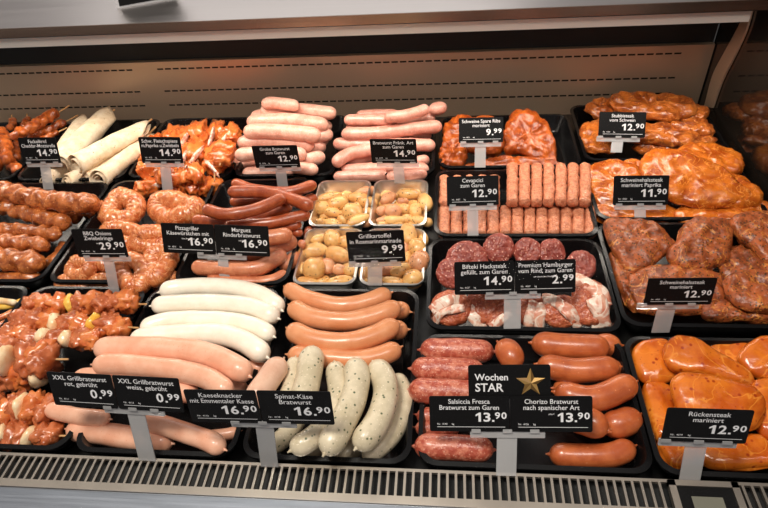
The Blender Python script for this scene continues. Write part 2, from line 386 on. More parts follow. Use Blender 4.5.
# ------------------------------------------------------------------ sausages
def S(tray_, rg, mat, name, cat, group, rows, tips=False, nz=.0012):
    for pts, w, z, lab in rows: sausage(tray_, rg, pts, w, z, mat, name, lab, cat, group, tips, None, nz)
g = 'pink coarse bratwurst'
S('grobe', 'A2', 'grobe', 'coarse_bratwurst', 'sausage', g, [
 ([(200,372),(330,368),(470,372)], 46, -.008, 'pink coarse bratwurst along the front rim of its heap, partly under others'),
 ([(390,345),(500,358)], 42, -.008, 'short end of pink bratwurst at the front corner nearest the thin bratwurst tray'),
 ([(150,335),(300,325),(465,330)], 46, -.01, 'pink coarse bratwurst just behind the front rim, its end beside the price tag foot'),
 ([(430,328),(528,300)], 46, -.01, 'pink bratwurst end poking out of the heap beside the 12.90 tag'),
 ([(170,300),(300,290),(455,298)], 46, .0, 'pink coarse bratwurst mostly hidden behind the 12.90 tag'),
 ([(420,285),(532,262)], 44, .0, 'pink bratwurst end low in the side of the coarse heap'),
 ([(430,255),(542,235)], 42, .002, 'small pink bratwurst end in the middle of the heap side'),
 ([(440,232),(560,214)], 48, .006, 'pink bratwurst end sticking out towards the thin bratwurst, halfway up the heap'),
 ([(180,250),(320,245),(485,262)], 50, .012, 'pink coarse bratwurst directly above the 12.90 tag'),
 ([(205,205),(340,205),(510,222)], 50, .024, 'pink coarse bratwurst, second row above the 12.90 tag'),
 ([(440,180),(556,182)], 40, .02, 'pink bratwurst end just under the topmost ones of the heap'),
 ([(218,168),(380,160),(540,182)], 50, .036, 'pink coarse bratwurst, third row above the 12.90 tag'),
 ([(232,150),(300,135),(400,135)], 40, .036, 'pink coarse bratwurst tucked behind the third row'),
 ([(270,125),(400,118),(572,134)], 46, .044, 'long pink bratwurst lying across the top of the coarse heap'),
 ([(275,95),(330,92),(425,104)], 40, .05, 'short pink bratwurst topmost at the rear of the coarse heap'),
])
g = 'thin pink bratwurst'
S('frank', 'E7', 'frank', 'thin_bratwurst', 'sausage', g, [
 ([(180,384),(300,380),(400,382)], 38, -.008, 'thin pink bratwurst lying lowest along the front rim'),
 ([(390,382),(480,380),(552,370)], 38, -.008, 'thin pink bratwurst at the front rim behind the 14.90 tag foot'),
 ([(205,362),(360,352),(560,356)], 44, -.008, 'thin pink bratwurst running full width just behind the front rim'),
 ([(500,325),(562,315)], 38, -.006, 'thin pink bratwurst end showing beside the 14.90 tag, low'),
 ([(232,325),(330,305),(440,295)], 40, -.004, 'thin pink bratwurst behind the lower edge of the 14.90 tag'),
 ([(180,335),(250,292),(370,270)], 44, .004, 'thin pink bratwurst lying slanted beside the 14.90 tag'),
 ([(180,250),(260,258),(400,255),(586,260)], 44, .012, 'thin pink bratwurst passing behind the top of the 14.90 tag'),
 ([(480,222),(570,218)], 34, .01, 'thin pink bratwurst end between two longer ones at the rib side'),
 ([(212,215),(360,212),(460,198),(612,182)], 46, .024, 'long thin bratwurst pointing at the spare ribs'),
 ([(230,192),(320,190),(400,185)], 36, .022, 'thin pink bratwurst half hidden under the longest one'),
 ([(410,185),(480,158),(585,148)], 34, .032, 'thin bratwurst slanting up near the top of its pile'),
 ([(222,160),(330,160),(430,162)], 40, .03, 'thin bratwurst at the coarse sausage side near the top'),
 ([(270,142),(350,134),(440,136)], 32, .03, 'thin bratwurst furthest to the back of the pile'),
 ([(380,150),(470,140),(560,112)], 38, .042, 'thin bratwurst across the top of the pile, slanted'),
 ([(560,122),(600,112),(627,102)], 44, .042, 'thin bratwurst end standing proud at the rear corner'),
])
g = 'dark red merguez sausages'
S('merg', 'B2', 'kaese', 'cheese_sausage', 'sausage', 'orange-brown cheese sausages', [
 ([(60,392),(200,404),(310,400),(378,368)], 42, -.006, 'orange-brown cheese sausage lying lowest at the front rim'),
 ([(350,352),(400,318),(425,292)], 50, -.012, 'cheese sausage with its end curving up at the potato trays'),
 ([(0,345),(120,352),(260,350),(372,288)], 54, .004, 'large cheese sausage curving along just below the twin 16.90 tags'),
 ([(140,300),(260,290),(330,262),(418,242)], 60, .006, 'cheese sausage behind the 16.90 tag, its end towards the potatoes'),
 ([(425,262),(448,246)], 32, -.004, 'small cheese sausage end beside the potato trays'),
 ([(140,240),(280,232),(400,215)], 54, .014, 'cheese sausage lying directly under the merguez'),
], False)
S('merg', 'B2', 'merguez', 'merguez', 'sausage', g, [
 ([(455,228),(468,190)], 34, -.01, 'short merguez end upright at the potato tray rim'),
 ([(330,212),(400,205),(438,215)], 34, .0, 'merguez end just above the cheese sausages'),
 ([(440,88),(498,68)], 36, .0, 'merguez end behind the others beside the rear potatoes'),
 ([(300,186),(380,186),(436,176)], 34, .006, 'merguez whose end shows beside the merguez tag'),
 ([(130,180),(300,172),(400,150),(470,134)], 40, .016, 'long merguez lying along the top edge of the merguez tag'),
 ([(150,88),(230,82),(340,64)], 42, .01, 'merguez under the two crossing ones at the back'),
 ([(0,158),(120,168),(250,150),(398,104)], 42, .026, 'long merguez reaching to the onion rings'),
 ([(142,48),(280,48),(400,78),(478,108)], 44, .018, 'merguez slanting down towards the potatoes'),
 ([(45,112),(130,136),(250,118),(370,66)], 42, .036, 'curved merguez lying on top of the pile'),
 ([(160,10),(260,40),(390,46),(495,16)], 38, .026, 'merguez along the rear rim, curved like a smile'),
])
g = 'white sausages'
S('white', 'E3', 'white', 'white_sausage', 'sausage', g, [
 ([(630,312),(692,335)], 40, -.01, 'end of a white sausage peeking out below the third one'),
 ([(252,128),(360,108),(540,112),(650,140),(738,200)], 64, .012, 'white sausage at the rear of its tray, below the cheese sausages'),
 ([(222,182),(400,172),(600,184),(724,232)], 66, .016, 'second white sausage from the rear of its tray'),
 ([(175,275),(300,240),(500,240),(620,262),(706,304)], 62, .02, 'third white sausage from the rear of its tray'),
 ([(135,318),(300,300),(480,296),(590,326),(680,386)], 74, .022, 'foremost white sausage, touching the pale orange bratwurst'),
], True, .0008)
g = 'large pale orange bratwurst'
S('white', 'E3', 'grill', 'large_bratwurst', 'sausage', g, [
 ([(590,420),(676,436)], 56, -.008, 'short pale orange bratwurst end beside the spinach sausages'),
 ([(460,510),(600,500)], 44, -.008, 'pale orange bratwurst end low beside the cheese sausage tag'),
 ], True)
S('white', 'F7', 'grill', 'large_bratwurst', 'sausage', g, [
 ([(560,180),(640,170),(690,158)], 40, -.02, 'thin bratwurst end at the front corner by the spinach tag foot'),
 ([(30,150),(130,162),(280,184),(430,205)], 76, -.012, 'plump pale bratwurst at the front rim crossing the tag foot'),
 ([(320,112),(470,160),(560,190),(632,228)], 66, .0, 'bratwurst slanting down to the front rim, tip showing'),
 ([(-50,70),(60,100),(190,112)], 56, .006, 'pale bratwurst peeking out directly below the twin 0.99 tags'),
 ], True)
S('white', 'E3', 'grill', 'large_bratwurst', 'sausage', g, [
 ([(-90,470),(60,468),(260,490),(400,540)], 70, .014, 'pale orange bratwurst largely hidden behind the twin 0.99 tags'),
 ([(-10,415),(160,418),(330,440),(440,470),(536,530)], 72, .022, 'pale orange bratwurst lying second, above the twin 0.99 tags'),
 ([(-5,352),(180,352),(360,362),(490,394),(610,462)], 84, .032, 'largest pale orange bratwurst, on top of the pile'),
], True)
g = 'curved orange sausages'
S('curv', 'E4', 'curved', 'curved_sausage', 'sausage', g, [
 ([(395,160),(445,160),(484,166)], 62, -.006, 'orange sausage end behind the second curved one, beside the dark gap'),
 ([(395,232),(440,238),(476,236)], 66, -.004, 'orange sausage end behind the third curved one'),
 ([(-10,68),(70,112),(200,142),(300,130),(408,90)], 62, .008, 'curved orange sausage at the rear, just below the potatoes'),
 ([(8,140),(90,188),(230,205),(350,180),(446,142)], 68, .012, 'second curved orange sausage from the potatoes'),
 ([(0,232),(100,278),(230,290),(340,262),(440,212)], 74, .016, 'third curved orange sausage from the potatoes, the plumpest'),
 ([(0,335),(130,348),(280,358),(380,336),(446,306)], 70, .010, 'foremost curved orange sausage, touching the spinach sausages'),
], True, .0008)
g = 'spinach sausages'
S('curv', 'E5', 'spinach', 'spinach_sausage', 'sausage', g, [
 ([(60,385),(110,350),(150,320)], 60, -.02, 'spinach sausage low at the front rim between two larger ones'),
 ([(190,386),(260,352),(300,300)], 62, -.02, 'low spinach sausage filling the gap at the front rim'),
 ([(-90,350),(-20,310),(60,200)], 66, -.016, 'spinach sausage whose lower end shows beside the spinach tag foot'),
 ([(300,392),(400,310),(450,220),(462,140),(425,60)], 66, -.006, 'outermost curved spinach sausage, beside the salsiccia tray'),
 ([(10,360),(110,300),(170,220),(200,130),(185,12)], 74, .0, 'spinach sausage curving away behind the spinach tag'),
 ([(145,372),(200,280),(250,180),(275,80),(262,0)], 88, .008, 'large spinach sausage, second in from the salsiccia side'),
 ([(270,350),(340,270),(380,180),(385,90),(340,10)], 88, .012, 'large spinach sausage lying on the outermost one'),
], True, .0009)
S('curv', 'C2', 'spinach', 'spinach_sausage', 'sausage', g, [
 ([(330,520),(385,440),(410,310)], 54, .0, 'narrow spinach sausage beside the plain pale sausage'),
 ([(420,520),(460,400),(480,270)], 88, .016, 'spinach sausage standing highest, just above the word on the tag'),
], True, .0009)
S('curv', 'C2', 'pale', 'pale_sausage', 'sausage', None, [
 ([(230,500),(300,400),(360,316)], 80, .004, 'plain pale pink sausage without flecks beside the spinach sausages'),
], True, .0009)
g = 'coarse salsiccia sausages'
S('sals', 'C3', 'salsiccia', 'salsiccia', 'sausage', g, [
 ([(130,415),(170,420),(300,420)], 60, -.012, 'salsiccia end showing beside the 13.90 salsiccia tag, upper one'),
 ([(125,465),(170,470),(300,472)], 52, -.016, 'salsiccia end showing beside the 13.90 salsiccia tag, lower one'),
 ([(120,540),(240,545),(435,555)], 88, -.006, 'salsiccia along the front rim under the 13.90 salsiccia tag'),
 ([(143,158),(260,160),(436,165)], 82, -.002, 'salsiccia at the rear of its tray, nearest the burger patties'),
 ([(107,232),(240,238),(400,245)], 84, .002, 'second salsiccia from the rear, beside the star card'),
 ([(96,318),(240,325),(400,335)], 88, .004, 'third salsiccia from the rear, running under the star card'),
], True, .0014)
g = 'smooth chorizo sausages'
S('sals', 'E6', 'chorizo', 'chorizo', 'sausage', g, [
 ([(75,130),(115,170),(140,230)], 84, -.006, 'short chorizo pointing to the grille between salsiccia and chorizo'),
 ([(440,140),(560,140)], 80, -.012, 'chorizo end behind the rearmost chorizo'),
 ([(480,225),(568,238)], 62, -.012, 'chorizo end peeking out behind the second chorizo'),
 ([(290,310),(400,315)], 70, -.012, 'chorizo mostly hidden between the second and third ones'),

 
 ([(275,572),(400,580),(520,575),(612,540)], 82, -.012, 'chorizo at the front rim beside the amber steaks'),
 ([(480,460),(560,450),(632,415)], 96, -.004, 'plump chorizo end beside the amber steaks, second from the front'),
 ([(330,420),(420,440),(510,480)], 96, .002, 'chorizo slipping behind the 13.90 chorizo tag'),
 ([(204,130),(340,145),(514,148)], 86, .004, 'rearmost full chorizo, just below the burgers'),
 ([(226,215),(380,240),(552,225)], 86, .008, 'second full chorizo from the rear, nearest the star card'),
 ([(296,325),(450,352),(616,285)], 92, .012, 'third full chorizo, curved, over the 13.90 chorizo tag'),
], True, .0008)
# ------------------------------------------------------------------ cevapcici
def cev(x, y0, y1, z, lab):
    a, b = P(x, y0, z), P(x-.2, y1, z); r = .0109
    c, rad, _ = capped([a, b], r, .003); rad = [max(k, r*.3) if i in (0, len(rad)-1) else min(k*1.5, r) for i, k in enumerate(rad)]
    mb = MB(); rings(mb, c, rad, 14, lambda s, an: 1+.07*math.cos(4*an+PI), .003, 140, random.random()*40)
    tag(mb.build('minced_roll', 'minced', None, True), lab, 'minced roll', 'cevapcici rolls')
for i in range(13): cev(444.5+i*12.15, 208.5, 236, -.012, f'{ORD[i]} upright cevapcici roll from the potato side, front row')
for i in range(5): cev(445+i*12.3, 178, 206, -.002, f'{ORD[i]} cevapcici roll from the potato side, lower part of the rear row')
for i in range(7): cev(512.5+i*12.1, 166, 204, .012, f'{ORD[i]} cevapcici roll from the price tag, raised part of the rear row')
# ------------------------------------------------------------------ patties
def patty(rg, c, rx, ry, z, sy, mat, lab, name='burger_patty', th=.017, sx=0):
    ox, oy, s = RG[rg]
    pl = ell(60, ox+c[0]/s, oy+c[1]/s, rx/s, ry/s)
    o, cen, n = slab(rg, None, z, th, mat, name, lab, 'patty', 'minced beef patties' if mat == 'burger' else 'bacon-wrapped brown patties', sy, sx, .002, 90, None, .9, 16, pl)
    return o, cen, n
patty('E8', (400,262), 62, 62, .004, .9, 'burger', 'raw red burger patty at the end of the row beside the black tray wall')
patty('E8', (285,208), 54, 56, .012, .9, 'burger', 'raw red burger patty leaning, next to the end one, behind the 2.99')
patty('E8', (188,206), 56, 56, .012, .9, 'burger', 'raw red burger patty leaning in the middle, above the words of the 2.99 tag')
patty('E8', (75,192), 62, 60, .016, .9, 'burger', 'tallest raw red burger patty, above the gap between the two tags')
patty('B3', (330,235), 84, 72, .008, .9, 'burger', 'wide raw burger patty beside the tallest, partly behind the 14.90')
patty('B3', (272,290), 64, 62, .012, .9, 'burger', 'raw burger patty at the potato side of the row')
def baconed(rg, c, rx, ry, z, sy, strips, lab):
    o, cen, n = patty(rg, c, rx, ry, z, sy, 'hack', lab, 'wrapped_patty', .022)
    ox, oy, s = RG[rg]
    up = n
    for path, w in strips:
        pts = []
        for a, b in path:
            p = Pp(ox+a/s, oy+b/s, cen+n*.0155, n); e = ((a-c[0])/rx)**2+((b-c[1])/ry)**2
            p = p - n*.013*min(1.2, e)**2
            pts.append(p)
        cs = spline(pts, .003); hw = w/s*mmpx(cen)/2*1.4; vs = []; fs = []; fr = frames(cs)
        K = 7
        for i, (p, (t, sd, u)) in enumerate(zip(cs, fr)):
            side = t.cross(n).normalized()
            for k in range(K):
                f = (k/(K-1)-.5)*2; wv = .0012*math.sin(i*.9+k*1.1)
                vs.append(p+side*f*hw*(1+.12*math.sin(i*.5))+n*(.002+wv-.003*f*f))
        for i in range(len(cs)-1):
            for k in range(K-1): fs.append((i*K+k, (i+1)*K+k, (i+1)*K+k+1, i*K+k+1))
        st = mesh_obj('bacon_strip', vs, fs, 'bacon', o, True)
        md = st.modifiers.new('thick', 'SOLIDIFY'); md.thickness = .0022; md.offset = 0
    return o
baconed('B3', (400,415), 74, 78, -.004, .6, [([(335,420),(365,470),(400,505)], 36)], 'brown patty with one bacon strip beside the twin tag foot')
baconed('B3', (268,430), 84, 72, -.004, .6, [([(190,440),(250,400),(330,385)], 34), ([(195,485),(235,445),(320,425)], 22)], 'bacon-banded patty in the corner of the burger tray towards the potatoes')
baconed('E8', (60,440), 66, 66, -.010, .6, [([(40,500),(90,470),(120,440)], 26)], 'brown patty mostly hidden behind the twin tag foot')
baconed('E8', (205,440), 62, 66, -.008, .6, [([(240,385),(235,440),(220,500)], 44), ([(195,500),(200,450),(215,400)], 26)], 'patty with broad pale bacon folds just past the twin tag foot')
baconed('E8', (325,445), 82, 66, -.004, .6, [([(250,385),(300,400),(360,450),(405,500)], 34)], 'patty with one bacon strip curving over its shoulder beside the large corner patty')
baconed('E8', (438,410), 80, 92, .004, .6, [([(375,300),(430,330),(480,370),(505,420)], 40), ([(455,385),(480,440),(495,500)], 50)], 'large patty at the tray corner with wide white bacon fat bands')
# ------------------------------------------------------------------ steaks
def st(rg, mat, name, group, rows, cat='steak', nz=.0038, nzs=28, wob=1.0):
    for pts, z, th, sy, lab in rows: slab(rg, pts, z, th, mat, name, lab, cat, group, sy, 0, nz, nzs, None, wob)
st('C4', 'rueck', 'loin_steak', 'amber marinated loin steaks', [
 ([(262,310),(330,290),(400,330),(420,420),(410,520),(355,550),(305,480)], -.02, .022, .1, 'amber loin steak standing along the tray wall by the chorizo'),
 ([(325,510),(400,460),(480,520),(470,610),(400,625),(350,590)], -.018, .022, .0, 'amber loin steak in the front corner behind the tag foot'),
 ([(520,150),(590,128),(680,128),(720,190),(640,240),(560,210)], -.014, .02, .1, 'small amber steak piece at the rear between two larger ones'),
 ([(460,560),(560,520),(700,500),(768,530),(860,600),(720,630),(540,625)], -.018, .026, .0, 'amber loin steak at the front rim beside the Rückensteak tag foot'),
 ([(222,175),(262,128),(345,122),(400,180),(410,260),(330,300),(255,280)], -.008, .024, .2, 'amber loin steak in the rear corner nearest the chorizo'),
 ([(690,300),(768,270),(860,300),(900,420),(860,520),(740,500),(700,400)], -.008, .024, .1, 'amber steak cut off by the picture edge, half way down the tray'),
 ([(640,195),(680,130),(768,108),(870,120),(900,220),(800,275),(700,262)], .0, .026, .25, 'thick amber steak at the rear, cut off by the picture edge'),
 ([(345,165),(375,115),(450,108),(530,150),(640,215),(706,262),(690,300),(590,290),(480,262),(372,235)], .008, .028, .25, 'long amber steak with a lighter cut edge lying across the rear'),
 ([(375,290),(430,252),(600,280),(700,308),(752,370),(745,430),(690,480),(520,500),(430,460),(390,380)], .014, .028, .2, 'large amber steak on top, behind the Rückensteak tag'),
], nz=.0028, nzs=22, wob=.7)
st('B4', 'hals', 'neck_steak', 'herb-marinated neck steaks', [
 ([(132,220),(180,230),(240,330),(260,430),(215,436),(168,350)], -.016, .022, .1, 'herbed neck steak strip along the tray wall by the burgers'),
 ([(215,300),(340,262),(480,270),(570,300),(590,400),(480,450),(280,450),(225,400)], -.006, .024, .12, 'herbed neck steak behind the 12.90 neck steak tag'),
 ([(500,420),(640,400),(780,430),(900,440),(860,480),(640,480),(520,470)], -.014, .022, .0, 'herbed neck steak low along the front rim beyond the tag'),
 ([(560,250),(640,180),(760,260),(840,300),(760,340),(620,330)], -.004, .022, .1, 'herbed neck steak under the two stacked by the glass end'),
 ([(585,320),(680,290),(800,285),(880,350),(850,430),(700,446),(610,400)], .006, .028, .15, 'thick herbed neck steak beside the 12.90 tag towards the glass end'),
 ([(610,85),(700,52),(800,60),(850,140),(820,250),(760,262),(690,190),(630,140)], .014, .028, .2, 'herbed neck steak slanting down beside the glass end'),
 ([(115,88),(210,76),(310,98),(378,150),(385,200),(330,240),(225,300),(165,240),(122,160)], .008, .028, .25, 'triangular herbed neck steak in the rear corner by the cevapcici'),
 ([(358,225),(395,160),(425,100),(500,66),(590,84),(622,150),(600,235),(520,288),(430,282)], .016, .03, .3, 'round herbed neck steak with a fat rim at the rear middle'),
], nz=.0042, nzs=32, wob=1.1)
st('A4', 'paprika', 'paprika_steak', 'paprika-marinated neck steaks', [
 ([(60,480),(160,500),(300,490),(420,520),(380,570),(220,580),(90,560)], -.016, .022, .0, 'orange paprika steak low behind the 11.90 tag holder'),
 ([(400,510),(560,480),(740,490),(800,520),(740,560),(560,575),(420,570)], -.010, .024, .0, 'orange paprika steak along the front rim towards the glass end'),
 ([(35,360),(120,325),(215,330),(275,390),(270,480),(180,520),(90,500),(45,430)], .0, .026, .2, 'smooth orange paprika steak in the corner by the cevapcici'),
 ([(395,280),(480,250),(600,268),(660,320),(655,372),(560,370),(460,330)], .012, .026, .2, 'orange paprika steak at the rear beside the glass end'),
 ([(520,380),(640,380),(728,440),(735,490),(640,510),(540,490)], .006, .026, .1, 'orange paprika steak folded under the largest one, glass side'),
 ([(262,310),(330,275),(450,300),(560,345),(640,400),(690,460),(600,500),(450,500),(320,450),(262,380)], .022, .032, .25, 'largest orange paprika steak, marbled, on top of the pile'),
 ([(190,330),(230,318),(275,335),(270,370),(220,370)], .006, .018, .2, 'small orange paprika piece between the two big ones'),
])
st('A4', 'stub', 'brown_steak', 'brown marinated steaks', [
 ([(240,250),(350,240),(380,275),(300,290),(240,285)], -.02, .016, .0, 'small pinkish marinated steak piece at the front rim beside the tag stem'),
 ([(340,225),(430,215),(560,250),(545,280),(420,290),(330,270)], -.018, .02, .0, 'brown marinated steak low at the front rim'),
 ([(15,230),(20,195),(65,168),(150,172),(180,230),(150,285),(50,282)], -.004, .024, .15, 'brown marinated steak behind the 12.90 tag in the front corner'),
 ([(140,200),(260,175),(400,188),(500,212),(555,245),(430,265),(320,245),(200,240)], .002, .024, .1, 'long brown marinated steak across the middle of the corner tray'),
 ([(375,185),(430,158),(512,172),(550,215),(480,218)], .012, .02, .15, 'brown marinated steak tip resting on the long one'),
 ([(450,110),(500,105),(525,130),(510,158),(450,155)], .012, .02, .1, 'small knobbly marinated piece beside the steel post'),
 ([(36,112),(78,82),(150,84),(190,120),(150,150),(80,150)], .008, .024, .2, 'brown marinated steak at the rear corner towards the ribs'),
 ([(135,95),(155,56),(270,60),(400,66),(468,95),(470,140),(385,166),(280,150),(180,130)], .024, .03, .25, 'largest brown marinated steak across the rear, on top'),
], nz=.0045, nzs=34, wob=1.5)
st('A3', 'ribs', 'spare_rib', 'red marinated spare ribs', [
 ([(330,350),(400,320),(520,310),(680,320),(684,348),(520,358)], -.01, .02, .1, 'flat red marinated rib piece along the front rim'),
 ([(225,340),(222,280),(250,240),(300,250),(330,300),(300,350),(250,356)], .0, .024, .3, 'red marinated rib end low at the side of the thin bratwurst'),
 ([(236,250),(245,180),(290,140),(340,150),(450,160),(480,240),(450,300),(330,290),(260,300)], .014, .034, .5, 'red marinated spare rib hump behind the 9.99 tag'),
 ([(478,230),(490,165),(545,112),(620,150),(665,205),(682,335),(610,325),(540,290),(485,290)], .016, .036, .55, 'tall red marinated spare rib hump beside the empty black corner'),
], 'ribs', .0055, 40, 1.2)
# ------------------------------------------------------------------ twisted rods and skewers
def rod(rg, pts, w, z, mat, name, lab, cat, group, stick=None, tw=9, tray_='x', lift=None):
    px = q(rg, pts); wp = w/RG[rg][2]*1.22; r = wp*mmpx(P(*px[0], z))/2
    z = max(z, FLOOR+r)
    fn = lambda zz: spline([P(a, b, zz+(lift[i] if lift else 0)) for i, (a, b) in enumerate(px)], r*.9)
    z = settle(tray_, fn, r, z, .8)
    W = [P(a, b, z+(lift[i] if lift else 0)) for i, (a, b) in enumerate(px)]
    c, rad, L = capped(W, r, .0025); ph = random.random()*6; turns = L/(r*2.0)*2*PI/2
    mb = MB(); rings(mb, c, rad, 20, lambda s, an: .84+.20*abs(math.cos(an-turns*s+ph))+.06*math.cos(3*an+turns*1.7*s), .0042, 75, ph)
    root = empty(name, W[len(W)//2]); tag(root, lab, cat, group)
    mb.build('marinated_meat', mat, root, True)
    if stick:
        s = q(rg, stick); a = P(*s[0], z+(lift[-1] if lift else 0)); b = P(*s[1], z+(lift[-1] if lift else 0)+.006)
        m2 = MB(); m2.tube([a.lerp(W[len(W)//2], .4), a, b], .0018, 7); m2.build('wooden_stick', 'wood', root, True)
    return root
g = 'twisted brown marinated pork rods'; n_ = 'twisted_pork_rod'; c_ = 'meat rod'
for pts, w, z, lab in [
 ([(-60,400),(60,398),(165,398)], 52, -.02, 'twisted marinated rod lowest at the front rim'),
 ([(170,345),(230,300),(270,250)], 40, -.02, 'short dark rod end in the shadow beside the third rods, lying slanted'),
 ([(255,160),(300,135),(345,130)], 52, -.01, 'knobbly short rod end beside the second rod'),
 ([(330,140),(370,120),(418,92)], 40, -.006, 'thin rod end reaching the tray corner by the onion rings'),
 ([(-120,290),(0,312),(90,325),(172,335)], 74, .0, 'thick twisted marinated rod, second from the front rim'),
 ([(-100,235),(60,248),(196,262)], 54, .008, 'twisted marinated rod, third from the front rim'),
 ([(-100,190),(80,200),(244,216)], 44, .012, 'twisted marinated rod, slimmer, in the middle of the tray'),
 ([(-100,70),(60,118),(170,150),(278,172)], 56, .02, 'twisted marinated rod lying under the rearmost one'),
 ([(-60,30),(120,68),(250,88),(395,96)], 62, .028, 'rearmost twisted marinated rod, long, topmost'),
]: rod('B1', pts, w, z, 'twist', n_, lab, c_, g, None, 9, 'tw')
g = 'dark torch skewers'; n_ = 'torch_skewer'; c_ = 'skewer'
for pts, w, z, lab, sk in [
 ([(200,400),(330,330),(440,300)], 70, -.01, 'torch skewer behind the Fackel tag, low', None),
 ([(110,470),(130,380),(160,330)], 70, -.012, 'torch skewer dropping beside the edge of the Fackel tag', None),
 ([(150,560),(100,520),(60,480)], 70, -.02, 'torch skewer lying lowest below the Fackel tag', None),
 ([(-40,560),(0,440),(10,330)], 70, -.01, 'torch skewer cut off at the picture edge', None),
 ([(80,235),(100,190),(98,150)], 52, .0, 'torch skewer with its tip pointing up at the steel panel, outer one', [(98,160),(92,120)]),
 ([(190,225),(205,180),(215,145)], 52, .0, 'torch skewer with its tip pointing up at the steel panel, inner one', [(215,160),(214,112)]),
 ([(60,490),(55,380),(30,280),(20,230)], 72, .008, 'torch skewer hanging forward over the middle of the heap', None),
 ([(220,300),(360,245),(530,170)], 52, .008, 'torch skewer whose stick points at the tortilla wraps, lower one', [(530,168),(618,122)]),
 ([(300,330),(400,285),(470,255)], 44, .0, 'torch skewer half buried with its stick near the wraps', [(460,256),(532,220)]),
 ([(80,300),(250,215),(370,140),(470,95)], 72, .022, 'torch skewer on top, its long stick pointing at the steel panel', [(465,98),(552,44)]),
]: rod('F1', pts, w, z, 'fackel', n_, lab, c_, g, sk, 9, 'fk')
def skewer(rg, pts, w, z, mats, name, lab, cat, group, tray_, ext=1.1, n=None, extra=()):
    px = q(rg, pts); wp = w/RG[rg][2]; a, b = P(*px[0], z), P(*px[-1], z); r = wp*mmpx(a)/2*1.22
    z = max(z, FLOOR+r); z = settle(tray_, lambda zz: spline([P(*p, zz) for p in px], r), r, z, .60)
    a, b = P(*px[0], z), P(*px[-1], z); L = (b-a).length; d = (b-a).normalized(); n = n or max(3, int(L/(r*1.15)))
    root = empty(name, (a+b)/2); tag(root, lab, cat, group)
    mb = MB(); mb.tube([a-d*.012, b+d*.02*ext], .0016, 7); mb.build('wooden_stick', 'wood', root, True)
    for k in range(n):
        m = mats[k % len(mats)] if not extra or k not in dict(extra) else dict(extra)[k]
        t = (k+.5)/n; off = Vector((random.uniform(-1, 1), random.uniform(-1, 1), random.uniform(-.5, .8)))*r*.22
        side = d.cross(Vector((0, 0, 1))); ax = (side+d*random.uniform(-.5, .5)+Vector((0, 0, random.uniform(-.4, .4))))
        nm = {'onion': 'onion_piece', 'pepper': 'pepper_piece', 'bacon': 'bacon_piece'}.get(m, 'meat_chunk')
        if nm == 'bacon_piece': blob(nm, a+d*(L*t)+off*.6+Vector((0, -r*.3, r*.75)), d+side*random.uniform(-.5, .5), L/n*.9, r*.16, r*.34, m, root, .4, 1.5, 12, .8)
        elif nm == 'meat_chunk': blob(nm, a+d*(L*t)+off, ax, r*random.uniform(.95, 1.2), L/n*.80, r*random.uniform(.85, 1.05), m, root, .5, 1.9, 16, .8)
        else: blob(nm, a+d*(L*t)+off+Vector((0, -r*.15, r*.25)), ax, r*.9, L/n*.42, r*.85, m, root, .2, 1.3, 12, .8)
    return root
g = 'onion and meat kebab skewers'
KB = ['kebab', 'kebab', 'kebab2']
skewer('F3', [(-60,520),(200,540),(330,560)], 150, -.02, KB, 'kebab_skewer', 'kebab skewer low in the middle of the stack', 'skewer', g, 'kb', extra=((3, 'onion'),))
skewer('F4', [(-90,375),(100,375),(300,385)], 100, -.016, KB, 'kebab_skewer', 'kebab skewer along the front rim with two onion slices', 'skewer', g, 'kb', n=8, extra=((2, 'onion'), (5, 'onion')))
skewer('F4', [(-100,250),(60,250),(262,245)], 120, .0, KB, 'kebab_skewer', 'kebab skewer beside the twin 0.99 tags, second from the front rim', 'skewer', g, 'kb', n=7, extra=((4, 'onion'),))
skewer('F3', [(-100,440),(100,440),(345,440)], 165, .012, ['kebab2', 'kebab'], 'kebab_skewer', 'thick amber kebab skewer with a white onion slice, in the middle', 'skewer', g, 'kb', n=6, extra=((2, 'onion'),))
skewer('F3', [(-80,290),(250,320),(640,310)], 100, .014, ['kebab2', 'kebab'], 'kebab_skewer', 'kebab skewer ending beside the large orange bratwurst, with two onions', 'skewer', g, 'kb', n=9, extra=((4, 'onion'), (6, 'onion')))
skewer('F3', [(110,190),(430,215),(790,235)], 110, .012, KB, 'kebab_skewer', 'kebab skewer with a yellow pepper piece, its stick near the white sausages', 'skewer', g, 'kb', n=9, ext=1.2, extra=((3, 'onion'), (6, 'pepper')))
skewer('F3', [(190,90),(500,80),(850,90)], 105, .018, KB, 'kebab_skewer', 'rearmost kebab skewer, nearest the onion ring tray', 'skewer', g, 'kb', n=9, ext=1.1, extra=((1, 'kebab2'), (3, 'pepper')))
for i, (pts, m) in enumerate([([(-40,110),(60,100),(160,60)], 'pepper'), ([(-60,60),(60,75),(100,85)], 'onion'), ([(-40,190),(40,160),(90,130)], 'ring'), ([(-40,240),(20,215),(80,190)], 'kebab')]):
    sausage('yl', 'F3', pts, 34, -.01, m, 'vegetable_strip', ['long yellow-green pepper strip beside the kebab tray', 'pale onion strip behind the pepper strip at the picture edge', 'orange-brown spiced strip in front of the pepper strip', 'reddish meat strip lowest in the edge tray'][i], 'vegetable', 'strips in the tray at the picture edge')
g = 'bright orange meat spits'
OR = ['orange', 'orange', 'orange']
